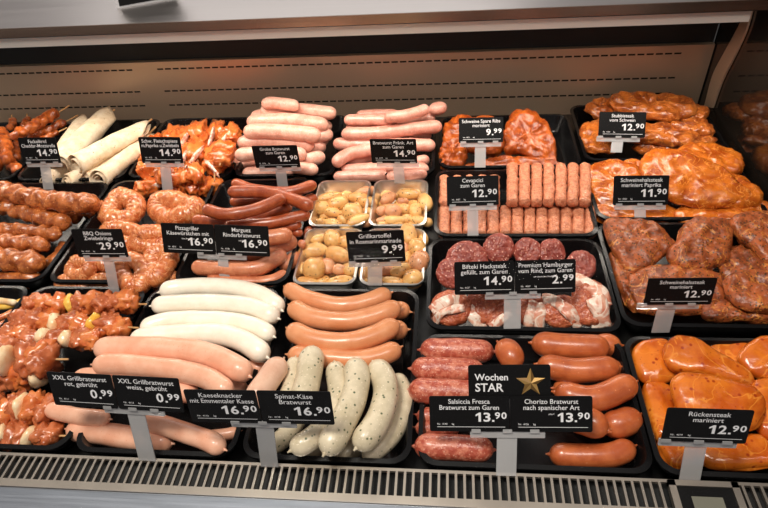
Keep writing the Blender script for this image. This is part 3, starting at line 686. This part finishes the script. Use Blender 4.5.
for i, (pts, w, z, ex, lab) in enumerate([
 ([(120,500),(330,490),(650,480)], 90, -.014, ((2, 'bacon'),), 'orange meat spit lying along the front rim'),
 ([(165,420),(200,340),(240,200)], 110, .0, ((1, 'bacon'),), 'orange meat spit behind the 14.90 spit tag, wrap side'),
 ([(300,440),(320,300),(350,140)], 110, .004, ((2, 'bacon'),), 'orange meat spit half hidden by the spit tag'),
 ([(400,440),(410,300),(430,130)], 90, .012, ((1, 'bacon'), (3, 'bacon')), 'orange meat spit just past the spit tag edge'),
 ([(490,440),(500,300),(500,120)], 95, .016, ((1, 'bacon'),), 'orange meat spit in the middle of the tray'),
 ([(600,430),(600,300),(600,110)], 100, .014, ((0, 'bacon'), (3, 'bacon')), 'orange meat spit with pale bacon edges, second from the coarse bratwurst'),
 ([(640,330),(680,230),(710,120)], 90, .02, ((2, 'bacon'),), 'orange meat spit beside the coarse bratwurst, stick end showing'),
]): skewer('F2', pts, w, z, OR, 'meat_spit', lab, 'skewer', g, 'or', 1.0, 5 if i else 8, ex)
# ------------------------------------------------------------------ onion rings wrapped in bacon
def ring(rg, c, rx, ry, tube, z, lab, sy=.35, rot=0):
    rx *= 1.08; ry *= 1.08; tube *= 1.22
    ox, oy, s = RG[rg]; pc = P(ox+c[0]/s, oy+c[1]/s, z); n = Vector((0, -sy, 1)).normalized()
    pl = ell(40, ox+c[0]/s, oy+c[1]/s, (rx-tube*.5)/s, (ry-tube*.45)/s, rot); cs = [Pp(a, b, pc, n) for a, b in pl]
    r = tube/s*mmpx(pc)/2; m = 14; vs = []; fs = []; cen = sum(cs, Vector())/len(cs); sd = random.random()*40; K = len(cs)
    # resample to denser
    D = []
    for i in range(K):
        for k in range(3): D.append(cs[i].lerp(cs[(i+1) % K], k/3))
    K = len(D); D = [p+Vector((noise.noise(p*22+Vector((sd,0,0))), noise.noise(p*22+Vector((0,sd,0))), noise.noise(p*22+Vector((0,0,sd)))*.6))*r*.9 for p in D]
    for i, p in enumerate(D):
        t = (D[(i+1) % K]-D[i-1]).normalized(); side = t.cross(n).normalized()
        for k in range(m):
            a = 2*PI*k/m; wr = (1+.18*noise.noise(p*30+Vector((sd,sd,0))))+.10*abs(math.sin(i*2*PI/K*9+a*.5))**.5*1.0-.05; d = side*math.cos(a)+n*math.sin(a); v = p+d*r*wr
            vs.append(v+d*.0022*noise.noise(v*80+Vector((sd, 0, 0))))
    for i in range(K):
        for k in range(m):
            j = (i+1) % K; fs.append((i*m+k, j*m+k, j*m+(k+1) % m, i*m+(k+1) % m))
    o = mesh_obj('onion_ring', vs, fs, 'ring', None, True, cen); tag(o, lab, 'onion ring', 'bacon-wrapped onion rings')
for a in [((300,408), 75, 40, 46, -.018, 'bacon onion ring at the front rim in the corner by the twisted rods'),
 ((420,412), 75, 36, 44, -.02, 'bacon onion ring at the front rim behind the 29.90 tag foot'),
 ((330,345), 70, 52, 54, -.004, 'bacon onion ring just below the 29.90 tag'),
 ((640,400), 60, 46, 44, -.018, 'bacon onion ring at the front rim by the cheese sausages'),
 ((430,300), 80, 60, 56, -.004, 'bacon onion ring hidden behind the 29.90 tag'),
 ((628,335), 64, 78, 60, .006, 'bacon onion ring beside the cheese sausages, upper of the front pair'),
 ((520,365), 72, 82, 58, .008, 'upright bacon onion ring with a dark hole between tag foot and sausages'),
 ((600,240), 85, 60, 58, .004, 'bacon onion ring in the centre of the tray, by the pizza griller tag'),
 ((500,225), 90, 58, 52, .008, 'bacon onion ring under the corner ring'),
 ((700,110), 100, 62, 66, .016, 'wide bacon onion ring at the rear next to the merguez', ),
 ((500,120), 86, 70, 64, .022, 'bacon onion ring with open hole in the rear corner, on top')]:
    ring('B1', a[0], a[1], a[2], a[3], a[4], a[5])
# ------------------------------------------------------------------ potatoes
POT = [
 [(125,75,50,20,-15),(245,75,45,22,5),(285,50,40,22,-10),(160,98,42,27,-20),(95,118,28,27,0),(290,95,35,22,0),(135,138,38,20,10),(290,137,26,20,0),(140,185,36,21,10),(182,168,22,20,0),(275,182,28,18,0),(222,140,42,38,30),(248,172,48,22,-25),(90,180,22,18,0)],
 [(375,78,32,22,-35),(460,60,42,22,0),(435,92,22,16,0),(530,95,28,42,-20),(345,132,20,20,0),(445,125,26,22,30),(395,133,32,28,10),(490,130,24,32,0),(350,172,24,15,0),(455,165,24,18,0),(500,172,30,20,0),(540,180,20,18,0),(398,170,44,18,0)],
 [(135,250,32,36,-20),(80,250,32,18,-20),(195,220,32,20,0),(190,262,30,26,0),(10,372,18,26,0),(55,300,55,29,-5),(118,365,28,31,0),(155,315,48,30,15),(165,380,28,22,0),(212,385,26,22,0),(90,430,20,14,0),(30,430,45,18,5),(165,430,55,22,-10),(60,375,42,42,20)],
 [(460,230,32,45,-15),(522,250,20,28,0),(440,290,20,30,0),(495,285,32,35,-20),(455,325,16,26,0),(270,395,20,32,0),(300,430,30,16,0),(365,385,32,22,0),(505,345,38,42,30),(430,385,45,28,-20),(395,430,45,20,10),(478,420,38,38,0),(330,270,40,24,0)]]
pn = ['rear merguez-side foil tray', 'rear cevapcici-side foil tray', 'front sausage-side foil tray', 'front burger-side foil tray']
for ti, L in enumerate(POT):
    rows = {0: [], 1: [], 2: []}; ys = sorted(p[1] for p in L); y1, y2 = ys[len(ys)//3], ys[2*len(ys)//3]
    for p in L: rows[0 if p[1] < y1 else 1 if p[1] < y2 else 2].append(p)
    for p in L:
        k = 0 if p[1] < y1 else 1 if p[1] < y2 else 2
        rk = sorted(rows[k]).index(p); size = 'large' if p[2]*p[3] > 1200 else 'small' if p[2]*p[3] < 560 else 'medium'
        lab = f'{size} herbed potato, {["back","middle","front"][k]} row, {ORD[rk]} from {["the merguez side","the other tray","the sausage side","the other tray"][ti]}, {pn[ti]}'
        cx, cy, rx, ry, an = p; px, py = 300+cx/4.236, 180+cy/4.236
        s = mmpx(P(px, py, 0))/4.236*1.16; a, b = max(rx, ry)*s, min(rx, ry)*s
        ang = an if rx >= ry else an+90
        # image direction -> direction on the ground
        ca, sa = math.cos(math.radians(ang)), math.sin(math.radians(ang))
        z0 = -.022+b
        ps = lambda z: [P(px, py, z)]
        z = settle('pot%d' % ti, ps, b, z0, .7, .07)
        d = (P(px+ca*4, py+sa*4, z)-P(px-ca*4, py-sa*4, z)).normalized()
        o = blob('potato', P(px, py, z), d, a*(1.0 if abs(d.x) > .7 else 1.15), b, b*.95, 'potato2' if random.random() < .2 else 'potato', None, .10, 1.0, 16, .95)
        tag(o, lab, 'potato', 'herbed baby potatoes')
for (x0, x1, y0, y1, l), nm in zip(foil, pn):      # the lowest potatoes, seen between the others
    for i in range(3):
        for j in range(4):
            b = .0115; c = Vector((x0+.024+(x1-x0-.048)*i/2+random.uniform(-.003, .003), y0+.026+(y1-y0-.052)*j/3, -.0335+b))
            o = blob('potato', c, (random.uniform(-1, 1), random.uniform(-1, 1), 0), b*1.35, b, b*.95, 'potato', None, .10, 1.0, 12, .95)
            tag(o, 'herbed potato lying lowest on the foil, mostly covered, in the '+nm, 'potato', 'lowest potatoes in the '+nm)
# ------------------------------------------------------------------ tortilla wraps
def wrap(a, b, w0, w1, z0, z1, lab, stick=None, fold=0):
    a_, b_ = q('A1', [a, b]); A, B = P(*a_, z0), P(*b_, z1); r0, r1 = w0/3.97*mmpx(A)/2, w1/3.97*mmpx(B)/2
    root = empty('tortilla_wrap', (A+B)/2); tag(root, lab, 'wrap', 'rolled tortilla wraps')
    t = (B-A).normalized(); s = t.cross(Vector((0, 0, 1))).normalized(); u = s.cross(t); nu, nv = 46, 18; vs = []; fs = []; sd = random.random()*30
    for i in range(nv+1):
        v = i/nv; c = A.lerp(B, v); r = r0*(1-v)+r1*v
        r *= 1+.10*(1-v)**4
        for k in range(nu+1):
            f = k/nu; th = f*2.35*2*PI+fold; rr_ = r*(.34+.66*f); lean = (f-.5)*.25*(1 if v < .5 else .4)
            d = s*math.cos(th)+u*math.sin(th)*.9
            sq_ = max(0, (v-.55)/.45)**1.3
            d = s*math.cos(th)*(1+.25*sq_)+u*math.sin(th)*.9*(1-.72*sq_)
            p = c+d*rr_+t*(.011*math.sin(th+.3)*(1-v)**2)*f + t*r*sq_*(.9-abs(math.cos(th)+.25)*1.3)
            vs.append(p+d*.0015*noise.noise(p*60+Vector((sd, 0, 0))))
    for i in range(nv):
        for k in range(nu): j = i*(nu+1)+k; fs.append((j, j+1, j+nu+2, j+nu+1))
    o = mesh_obj('tortilla', vs, fs, 'tortilla', root, True); md = o.modifiers.new('thick', 'SOLIDIFY'); md.thickness = .0016
    c, rad, _ = capped([A.lerp(B, .10), A.lerp(B, .4), A.lerp(B, .75)], min(r0, r1)*.3, .005)
    m2 = MB(); rings(m2, c, rad, 12, None, .002, 80, sd); m2.build('filling', 'fackel', root, True)
    if stick:
        sp = q('A1', stick); m3 = MB(); e0 = P(*sp[0], z1); e1 = P(*sp[1], z1+.004); m3.tube([B.lerp(A, .2), e0, e1], .0022, 8); m3.build('wooden_stick', 'wood', root, True)
wrap((180,412), (330,300), 66, 50, -.006, .0, 'tortilla wrap lying lowest near the Fackel tag foot')
wrap((262,412), (400,330), 60, 50, -.004, .0, 'crumpled tortilla wrap at the front rim under the two big ones')
wrap((225,330), (335,160), 74, 70, -.002, .012, 'tortilla wrap at the back, next to the Fackel tag', fold=1)
wrap((330,400), (470,300), 70, 60, -.008, .0, 'tortilla wrap filling the gap under the topmost')
wrap((392,400), (600,235), 84, 66, .004, .008, 'tortilla wrap nearest the orange meat spits, open end in front', [(590,215), (618,186)], 2)
wrap((235,350), (430,135), 100, 92, .014, .024, 'tall tortilla wrap with its tip highest against the steel panel', [(440,128), (456,118)], .5)
wrap((300,345), (570,190), 104, 92, .022, .03, 'tortilla wrap lying on top with brown filling in its open end', [(572,178), (603,155)], 3)
# ------------------------------------------------------------------ price tags
def textmesh(s, width=None, height=None, align='CENTER', bold=.012):
    cu = bpy.data.curves.new('t', 'FONT'); cu.body = s; cu.align_x = 'LEFT' if align == 'FIT' else align; cu.offset = bold; cu.resolution_u = 3; cu.size = 1; cu.extrude = 0
    o = bpy.data.objects.new('t', cu); C.objects.link(o); bpy.context.view_layer.update()
    me = bpy.data.meshes.new_from_object(o.evaluated_get(bpy.context.evaluated_depsgraph_get()))
    vs = [v.co.copy() for v in me.vertices]; fs = [tuple(p.vertices) for p in me.polygons]
    bpy.data.objects.remove(o); bpy.data.curves.remove(cu); bpy.data.meshes.remove(me)
    return vs, fs
def digits(s):
    vs = []; fs = []; x = 0
    for ch in s:
        if ch == '.': a, b = [Vector((x+.04, 0, 0)), Vector((x+.18, 0, 0)), Vector((x+.18, .14, 0)), Vector((x+.04, .14, 0))], [(0, 1, 2, 3)]; w = .24
        elif ch == '1': a, b = [Vector((x+u, v, 0)) for u, v in ((.24, 0), (.40, 0), (.40, .7), (.28, .7), (.06, .54), (.06, .41), (.24, .51))], [(0, 1, 2, 6), (2, 3, 6), (3, 4, 5, 6)]; w = .52
        else:
            a, b = textmesh(ch, align='LEFT', bold=.022); lo, hi = min(v.x for v in a), max(v.x for v in a); y0, y1 = min(v.y for v in a), max(v.y for v in a)
            a = [Vector((x+.04+(v.x-lo)/(hi-lo)*.44, (v.y-y0)/(y1-y0)*.7, 0)) for v in a]; w = .54
        n = len(vs); vs += a; fs += [tuple(i+n for i in f) for f in b]; x += w
    return vs, fs
def write(name, lines, tf, parent, mat='txt', bold=.006):
    """lines: (text, x, y, cap height, max width, align) in card units (metres, origin card centre)"""
    mb = MB()
    for s, x, y, h, mw, al in lines:
        vs, fs = digits(s) if al == 'FIT' else textmesh(s, align=al, bold=bold)
        if not vs: continue
        x0 = min(v.x for v in vs); x1 = max(v.x for v in vs); k = h/.7; kx = k
        if mw and (x1-x0)*k > mw: kx = mw/(x1-x0)
        if al == 'FIT': kx = mw/(x1-x0); x -= x1*kx
        mb.add([tf(x+v.x*kx, y+v.y*k, .0009) for v in vs], fs)
    return mb.build(name, mat, parent, False)
def card_fit(BL, BR, TL, TR, base):
    o = P(*base, .0); best = None
    for a in range(-36, 37, 3):
        for t in range(8, 58, 4):
            ar, tr = math.radians(a), math.radians(t)
            e = Vector((math.cos(ar), math.sin(ar), 0)); fw = Vector((-math.sin(ar), math.cos(ar), 0)); u = fw*math.sin(tr)+Vector((0, 0, 1))*math.cos(tr)
            n = e.cross(u)
            c = [Pp(*p, o, n) for p in (BL, BR, TL, TR)]
            ex = ((c[1]-c[0])+(c[3]-c[2]))/2; ux = ((c[2]-c[0])+(c[3]-c[1]))/2
            cost = abs(ex.normalized().dot(ux.normalized()))*3+abs((c[1]-c[0]).length-(c[3]-c[2]).length)/ex.length*1.5+abs(ex.normalized().z)*1.5+abs(a)*.004+abs(t-34)*.006
            if best is None or cost < best[0]: best = (cost, c, ex, ux, n, e, u)
    _, c, ex, ux, n, e, u = best
    cen = sum(c, Vector())/4; w = ex.length; h = ux.length; e = ex.normalized(); u = (ux-e*ux.dot(e)).normalized(); n = e.cross(u)
    return o, cen, e, u, n, w, h
def rounded(w, h, r, n=4):
    out = []
    for cx, cy, a in ((w/2-r, h/2-r, 0), (-w/2+r, h/2-r, 90), (-w/2+r, -h/2+r, 180), (w/2-r, -h/2+r, 270)):
        for k in range(n+1): t = math.radians(a+90*k/n); out.append((cx+r*math.cos(t), cy+r*math.sin(t)))
    return out
def plate(name, tf, cx, cy, w, h, r, z0, z1, mat, parent, pts=None):
    pts = pts or [(cx+a, cy+b) for a, b in rounded(w, h, r)]; m = len(pts)
    vs = [tf(a, b, z0) for a, b in pts]+[tf(a, b, z1) for a, b in pts]
    fs = [tuple(reversed(range(m))), tuple(range(m, 2*m))]+[(i, (i+1) % m, m+(i+1) % m, m+i) for i in range(m)]
    return MB().add(vs, fs).build(name, mat, parent, False)
def price_tag(BL, BR, TL, TR, base, cards, label, star=False, stemw=11, barw=None, lift=0):
    o, cen, e, u, n, w, h = card_fit(BL, BR, TL, TR, base)
    root = empty('price_tag', o); tag(root, label, 'price tag', 'price tags')
    tf = lambda a, b, c=0: cen+e*a+u*b+n*c
    k = len(cards); cw = w/k
    for i, (name, price, sub, num) in enumerate(cards):
        x = -w/2+cw*(i+.5)
        plate('card', tf, x, 0, cw-.0012, h, .0025, -.0006, .0006, 'card', root)
        H_ = h; L = []
        nl = len(name)
        for j, t in enumerate(name): L.append((t, x, H_*(.5-.21-.17*j) if nl > 1 else H_*.24, H_*(.13), cw*.88, 'CENTER'))
        write('product_name', L, tf, root)
        if sub: L2 = [(sub, x, H_*.5-H_*.52, H_*.045, cw*.5, 'CENTER')]
        else: L2 = []
        big, small = price.split('.')
        xr = x+cw*.46
        h1, h2 = H_*.19, H_*.26; k1 = len(small)*.52*h1/.7*1.12; k2 = (.54*len(big)+.18)*h2/.7*1.08
        write('price', [(small, xr, -H_*.14, h1, k1, 'FIT'), (big+'.', xr-k1-cw*.008, -H_*.22, h2, k2, 'FIT')], tf, root, 'txt', .014)
        write('fine_print', L2+[('Nr.  '+num+'      kg', x-cw*.40, -H_*.31, H_*.05, cw*.42, 'LEFT')], tf, root)
        mb = MB(); mb.add([tf(x-cw*.40, -h*.375, .0008), tf(x+cw*.44, -h*.375, .0008), tf(x+cw*.44, -h*.362, .0008), tf(x-cw*.40, -h*.362, .0008)], [(0, 1, 2, 3)])
        mb.build('rule_line', 'txt', root)
    if star:
        sw, sh = w*.50, h*.95; cx, cy = star[0]*w, h*.5+sh*.5-.004; s_ = lambda a, b, c=0: tf(cx+a, cy+b, c-.002)
        plate('star_card', s_, 0, 0, sw, sh, .003, -.0006, .0006, 'card', root)
        write('star_card_text', [('Wochen', -sw*.42, sh*.05, sh*.19, sw*.42, 'LEFT'), ('STAR', -sw*.42, -sh*.28, sh*.24, sw*.42, 'LEFT')], s_, root, 'txt', .016)
        R1, R2 = sh*.43, sh*.175; sx = sw*.26; cr = tf(cx+sx, cy-.0005, .0028-.002)
        pts = [s_(sx+(R1 if i % 2 == 0 else R2)*math.cos(PI/2+i*PI/5), -sh*.02+(R1 if i % 2 == 0 else R2)*math.sin(PI/2+i*PI/5), .0009) for i in range(10)]
        c3 = s_(sx, -sh*.02, .0035)
        MB().add(pts+[c3], [(i, (i+1) % 10, 10) for i in range(0, 10, 2)]).build('star', 'gold', root)
        MB().add(pts+[c3], [(i, (i+1) % 10, 10) for i in range(1, 10, 2)]).build('star', 'gold2', root)
    # clear holder: bar with clips and a stem down to the tray rim
    s1 = mmpx(cen); bw = barw*s1 if barw else cw*.92
    px_c = 0.0
    # where the stem leaves the card, in card coordinates
    rel = o-cen; sxx = rel.dot(e)
    Q = Pp((base[0]*.35+(BL[0]+BR[0])/2*.65), (BL[1]+BR[1])/2, cen, n)-cen; tx = Q.dot(e) if k > 1 or True else 0
    tx = tx*.5+sxx*.5
    hw = stemw*s1/2
    plate('holder_bar', tf, tx, -h/2-.0035, bw, .010, .001, -.0028, -.0010, 'acrylic', root)
    for q_ in (-.42, 0, .36):
        plate('holder_clip', tf, tx+q_*bw, -h/2+.0008, .011, .0045, .0006, .0007, .0016, 'acrylic', root)
    top = [tf(tx-hw, -h/2-.002, -.003), tf(tx+hw, -h/2-.002, -.003), tf(tx+hw, -h/2-.002, -.0045), tf(tx-hw, -h/2-.002, -.0045)]
    bot = [o+e*(-hw)+n*.0007, o+e*hw+n*.0007, o+e*hw-n*.0007, o-e*hw-n*.0007]
    bot = [Vector((v.x, v.y, max(v.z, .0015))) for v in bot]
    MB().hull8(bot, top).build('holder_stem', 'acrylic', root)
    return root
PT = price_tag
PT((24,163),(61,163),(17,138),(56,137),(49,190),[(('Fackelkrol','Cheddar-Mozzarella'),'14.90','','4071')],'black 14.90 tag for cheddar-mozzarella torches at the tortilla wraps')
PT((142,163),(184,163),(138,137),(180,137),(168,191),[(('Schw. Fleischspiess','m.Paprika u.Zwiebeln'),'14.90','','4132')],'black 14.90 tag in front of the bright orange meat spits')
PT((256,168),(301,167),(251,146),(297,145),(283,187),[(('Grobe Bratwurst','zum Garen'),'12.90','','4130')],'black 12.90 tag on the heap of coarse bratwurst')
PT((372,163),(418,163),(369,139),(416,139),(400,184),[(('Bratwurst Fränk. Art','zum Garen'),'14.90','','4139')],'black 14.90 tag on the thin Fränkisch style bratwurst')
PT((459,143),(504,142),(458,118),(503,117),(480,168),[(('Schweine Spare Ribs','mariniert'),'9.99','','4031')],'black 9.99 tag in front of the spare ribs')
PT((598,137),(645,138),(599,112),(647,112),(616,153),[(('Stubbisteak','vom Schwein'),'12.90','','4160')],'black 12.90 Stubbisteak tag in the corner tray')
PT((447,206),(499,205),(446,177),(499,175),(473,236),[(('Cevapcici','zum Garen'),'12.90','','4057')],'black 12.90 tag for Cevapcici')
PT((612,205),(668,205),(614,176),(670,175),(640,218),[(('Schweinehalssteak','mariniert Paprika'),'11.90','','4250')],'black 11.90 tag for paprika neck steak')
PT((79,257),(129,257),(70,229),(122,229),(115,293),[(('BBQ Onions','Zwiebelringe'),'29.90','mariniert','4127')],'black 29.90 tag for BBQ onion rings')
PT((164,252),(271,257),(160,223),(268,226),(225,279),[(('Pizzagriller','Käsewürstchen mit'),'16.90','Käse Bratwürste','4015'),(('Marguez','Rinderbratwurst'),'16.90','mit Rind','4138')],'pair of 16.90 tags for cheese sausages and merguez on one holder')
PT((349,263),(406,261),(345,232),(404,230),(375,286),[(('Grillkartoffel','in Rosmarinmarinade'),'9.99','','4021')],'black 9.99 tag over the aluminium potato trays',stemw=15)
PT((455,295),(575,292),(453,262),(577,259),(512,329),[(('Bifteki Hacksteak','gefüllt, zum Garen'),'14.90','','4127'),(('Premium Hamburger','vom Rind, zum Garen'),'2.99','aus deutschem Rindfleisch','4007')],'twin tag reading 14.90 and 2.99 over the burger patties',stemw=17)
PT((643,305),(710,304),(648,278),(719,278),(660,333),[(('Schweinehalssteak','mariniert'),'12.90','','4050')],'tilted 12.90 tag over the herb-marinated neck steaks',stemw=18)
PT((191,421),(337,425),(184,390),(329,391),(270,467),[(('Kaeseknacker','mit Emmentaler Kaese'),'16.90','','4112'),(('Spinat-Käse','Bratwurst'),'16.90','','4118')],'twin 16.90 tag for cheese knackers and spinach bratwurst',stemw=19)
PT((56,405),(184,412),(45,371),(180,379),(148,461),[(('XXL Grillbratwurst','rot, gebrüht'),'0.99','','4111'),(('XXL Grillbratwurst','weiss, gebrüht'),'0.99','','4113')],'twin 0.99 tag for XXL Grillbratwurst above the grille',stemw=19)
PT((430,431),(593,432),(428,396),(593,396),(506,476),[(('Salsiccia Fresca','Bratwurst zum Garen'),'13.90','','4143'),(('Chorizo Bratwurst','nach spanischer Art'),'13.90','scharf','4136')],'twin 13.90 tag with a gold star card saying Wochen STAR',star=(0,),stemw=20)
PT((660,441),(746,443),(667,407),(755,411),(689,481),[(('Rückensteak','mariniert'),'12.90','','4019')],'tilted 12.90 Rückensteak tag above the thermometer',stemw=21)
# ------------------------------------------------------------------ the case
XL, XR, YB = -1.75, .573, 1.33
tag(MB().box((XL, .375, -.060), (XR, YB, -.040)).build('trim_1', 'deck'), None, None, None, 'structure')   # deck under the trays
# rear steel panel with rows of air slots
bm = MB(); zr = [-.045, .1, .043, .006]
def slots_panel():
    mb = MB(); z_bot, z_top = -.045, .122
    rows = [.009, .047, .104]; hh = .0019; y = YB; P0 = .0195; wl = .0150; z = z_bot
    gaps = [(-.752, -.712), (.532, XR)]
    for zz in rows:
        mb.add([(XL, y, z), (XR, y, z), (XR, y, zz-hh), (XL, y, zz-hh)], [(0, 1, 2, 3)])
        x = XL
        while x < XR-.02:
            if any(a-.02 < x < b for a, b in gaps):
                nx = x+P0; mb.add([(x, y, zz-hh), (nx, y, zz-hh), (nx, y, zz+hh), (x, y, zz+hh)], [(0, 1, 2, 3)]); x = nx; continue
            mb.add([(x+wl, y, zz-hh), (x+P0, y, zz-hh), (x+P0, y, zz+hh), (x+wl, y, zz+hh)], [(0, 1, 2, 3)]); x += P0
        mb.add([(x, y, zz-hh), (XR, y, zz-hh), (XR, y, zz+hh), (x, y, zz+hh)], [(0, 1, 2, 3)])
        z = zz+hh
    mb.add([(XL, y, z), (XR, y, z), (XR, y, z_top), (XL, y, z_top)], [(0, 1, 2, 3)])
    mb.add([(XL, y, z_top), (XR, y, z_top), (XR, y+.012, z_top), (XL, y+.012, z_top)], [(0, 1, 2, 3)])
    return mb
pr = empty('rear_panel', (-.4, YB, 0)); tag(pr, 'slotted brushed steel rear panel of the display case behind all the trays', 'panel')
slots_panel().build('steel_sheet', 'steel', pr)
MB().box((XL, YB+.013, -.05), (XR, YB+.02, .275)).build('dark_backing', 'dark', pr)
# counter above: slab, lamp bar
YC = 1.10
ct = MB(); ct.box((XL, YC, .281), (.555, 1.75, .299))
o = ct.build('service_counter', 'steel_top', None); tag(o, 'brushed steel service counter top above the rear panel', 'counter')
o = MB().box((XL, YC-.002, .281), (.556, YC-.0003, .2985)).build('front_edge', 'edge', o)
lb = MB().box((XL, YC+.004, .259), (.520, YC+.030, .2775)); o = lb.build('lamp_bar', 'bar', None); tag(o, 'bright aluminium lamp bar hanging under the steel counter edge', 'lamp')
tubem, nt, b = newmat('lamp_glow'); b.inputs['Emission Color'].default_value = (1, .82, .66, 1); b.inputs['Emission Strength'].default_value = 2
MB().box((XL+.02, YC+.012, .2575), (.51, YC+.026, .259)).build('lamp_tube', tubem, o)
hb = MB(); [hb.box((x, YC+.010, .2775), (x+.02, YC+.024, .281)) for x in (-1.5, -.9, -.3, .3)]; hb.build('bracket', 'dark', o)
MB().box((XL, YC+.004, .2776), (.55, 1.30, .2812)).build('trim_2', 'dark')['kind'] = 'structure'
# end frame: curved steel post and dark end glass
ep = empty('end_frame', (.573, 1.25, 0)); tag(ep, 'curved steel end post between rear panel and dark glass end', 'post')
def prof(px): return [Vector(Vector((0, 0, H))+Vector(ray(*p))*(.570/ray(*p)[0])) for p in px]
A_ = prof([(704,106),(712,76),(722,56),(733,36),(744,14),(750,-6)]); B_ = prof([(712,108),(722,80),(733,58),(745,32),(752,8),(757,-8)])
A_ = spline(A_, .01); B_ = spline(B_, .01); m = min(len(A_), len(B_))
A_ = [A_[round(i*(len(A_)-1)/(m-1))] for i in range(m)]; B_ = [B_[round(i*(len(B_)-1)/(m-1))] for i in range(m)]
mb = MB(); dx = Vector((.004, 0, 0))
for i in range(m-1): mb.hull8([A_[i], B_[i], B_[i+1], A_[i+1]], [A_[i]+dx, B_[i]+dx, B_[i+1]+dx, A_[i+1]+dx])
mb.build('steel_post', 'steel', ep)
egm, nt, b = newmat('dark_end_glass'); b.inputs['Base Color'].default_value = (.012, .009, .007, 1); b.inputs['Roughness'].default_value = .06; b.inputs['Specular IOR Level'].default_value = .8
MB().box((.5755, .36, -.05), (.5815, 1.60, .55)).build('end_glass', egm, ep)
# front grille
YG0, YG1 = .342, .379
gr = empty('air_grille', (0, .36, 0)); tag(gr, 'long slotted steel air grille along the front of the display case', 'grille')
gm = MB(); gm.box((XL, YG0-.006, -.004), (XR, YG0+.004, .0015)); gm.box((XL, YG1-.001, -.004), (XR, YG1+.003, .0005))
x = -1.0
tx0, tx1 = P(668, 486).x, P(738, 488).x
while x < .60:
    if not (tx0-.004 < x < tx1+.004):
        w = .0030
        gm.hull8([Vector((x, YG0+.002, -.003)), Vector((x+w, YG0+.002, -.003)), Vector((x+w, YG1, -.004)), Vector((x, YG1, -.004))],
                 [Vector((x, YG0+.002, .0012)), Vector((x+w, YG0+.002, .0012)), Vector((x+w, YG1, .0004)), Vector((x, YG1, .0004))])
    x += .0104
gm.build('slotted_sheet', 'grille', gr)
MB().box((XL, YG0-.002, -.038), (XR, YG1+.001, -.018)).build('air_channel', 'dark', gr)
th = empty('thermometer', (.40, .36, .0)); tag(th, 'square digital thermometer with a steel frame set into the front grille', 'thermometer')
tm = MB(); y0, y1 = .333, .380
tm.box((tx0, y0, -.004), (tx0+.008, y1, .004)); tm.box((tx1-.008, y0, -.004), (tx1, y1, .004)); tm.box((tx0, y1-.007, -.004), (tx1, y1, .004)); tm.box((tx0, y0, -.004), (tx1, y0+.006, .004))
tm.build('frame', 'grille', th)
MB().box((tx0+.008, y0+.006, -.004), (tx1-.008, y1-.007, .002)).build('display_face', 'card', th)
MB().box((tx0+.022, y0+.010, .002), (tx1-.022, y1-.0190, .0024)).build('lcd_window', 'lcd', th)
MB().box((XL, .10, -.010), (.62, YG0-.0065, -.001)).build('trim_3', 'front')['kind'] = 'structure'
MB().box((XL, .095, -.9), (.62, .10, -.001)).build('wall_front', 'front')['kind'] = 'structure'
# curved front glass
gp = spline([Vector((0, y, z)) for y, z in ((.3385, .001), (.348, .09), (.385, .19), (.50, .285), (.75, .335), (YC-.004, .302))], .02)
gv = []; gf = []
for i, p in enumerate(gp):
    gv += [(XL, p.y, p.z), (.572, p.y, p.z)]
    if i: gf.append((2*i-2, 2*i-1, 2*i+1, 2*i))
fg = mesh_obj('front_glass', gv, gf, 'glass'); tag(fg, 'clear curved front glass of the display case over all the trays', 'glass')
# price stand on the counter, only its foot in view
cs = empty('sign_stand', Py(150, 0, YC+.05)); s0 = P(117, 9, .2995); s1 = P(178, -2, .2995); d = (s1-s0).normalized(); upv = Vector((0, .25, .97)).normalized()
tag(cs, 'foot of a clear acrylic sign stand with a black card on the steel counter', 'sign stand')
nn = d.cross(upv)
mb = MB(); mb.hull8([s0, s1, s1-nn*.003, s0-nn*.003], [s0+upv*.12-d*.004, s1+upv*.12, s1+upv*.12-nn*.003, s0+upv*.12-nn*.003-d*.004]); mb.build('clear_sleeve', 'acrylic', cs)
a0, a1 = s0+d*.006+upv*.004+nn*.001, s1-d*.004+upv*.004+nn*.001
MB().hull8([a0, a1, a1+nn*.001, a0+nn*.001], [a0+upv*.11, a1+upv*.11, a1+upv*.11+nn*.001, a0+upv*.11+nn*.001]).build('black_insert', 'card', cs)
# ------------------------------------------------------------------ light
def area(name, loc, target, sx, sy, power, col):
    l = bpy.data.lights.new(name, 'AREA'); l.shape = 'RECTANGLE'; l.size = sx; l.size_y = sy; l.energy = power; l.color = col
    o = bpy.data.objects.new(name, l); C.objects.link(o); o.location = loc; o.rotation_euler = (Vector(target)-Vector(loc)).to_track_quat('-Z', 'Y').to_euler(); return o
area('lamp_strip', (-.6, YC+.017, .254), (-.6, YC-.14, -.05), 2.2, .02, 4.8, (1, .89, .77))
area('ceiling_spot', (-.55, .10, 2.3), (-.40, .70, 0), .55, .55, 44, (1, .95, .85))
area('ceiling_spot', (.5, -.1, 2.3), (.25, .6, 0), .55, .55, 15, (1, .92, .84))
area('counter_fill', (-.8, 3.4, 1.9), (-.4, 1.3, .3), 2.6, 1.5, 16, (1, .97, .95))  # unseen soft fill added at the back to brighten the steel counter top
w = bpy.data.worlds.new('world'); sc.world = w; w.use_nodes = True
w.node_tree.nodes['Background'].inputs[0].default_value = (.60, .56, .55, 1); w.node_tree.nodes['Background'].inputs[1].default_value = .42
sc.view_settings.view_transform = 'Standard'; sc.view_settings.look = 'None'; sc.view_settings.gamma = 1; sc.view_settings.exposure = 0
sc.view_settings.use_curve_mapping = False
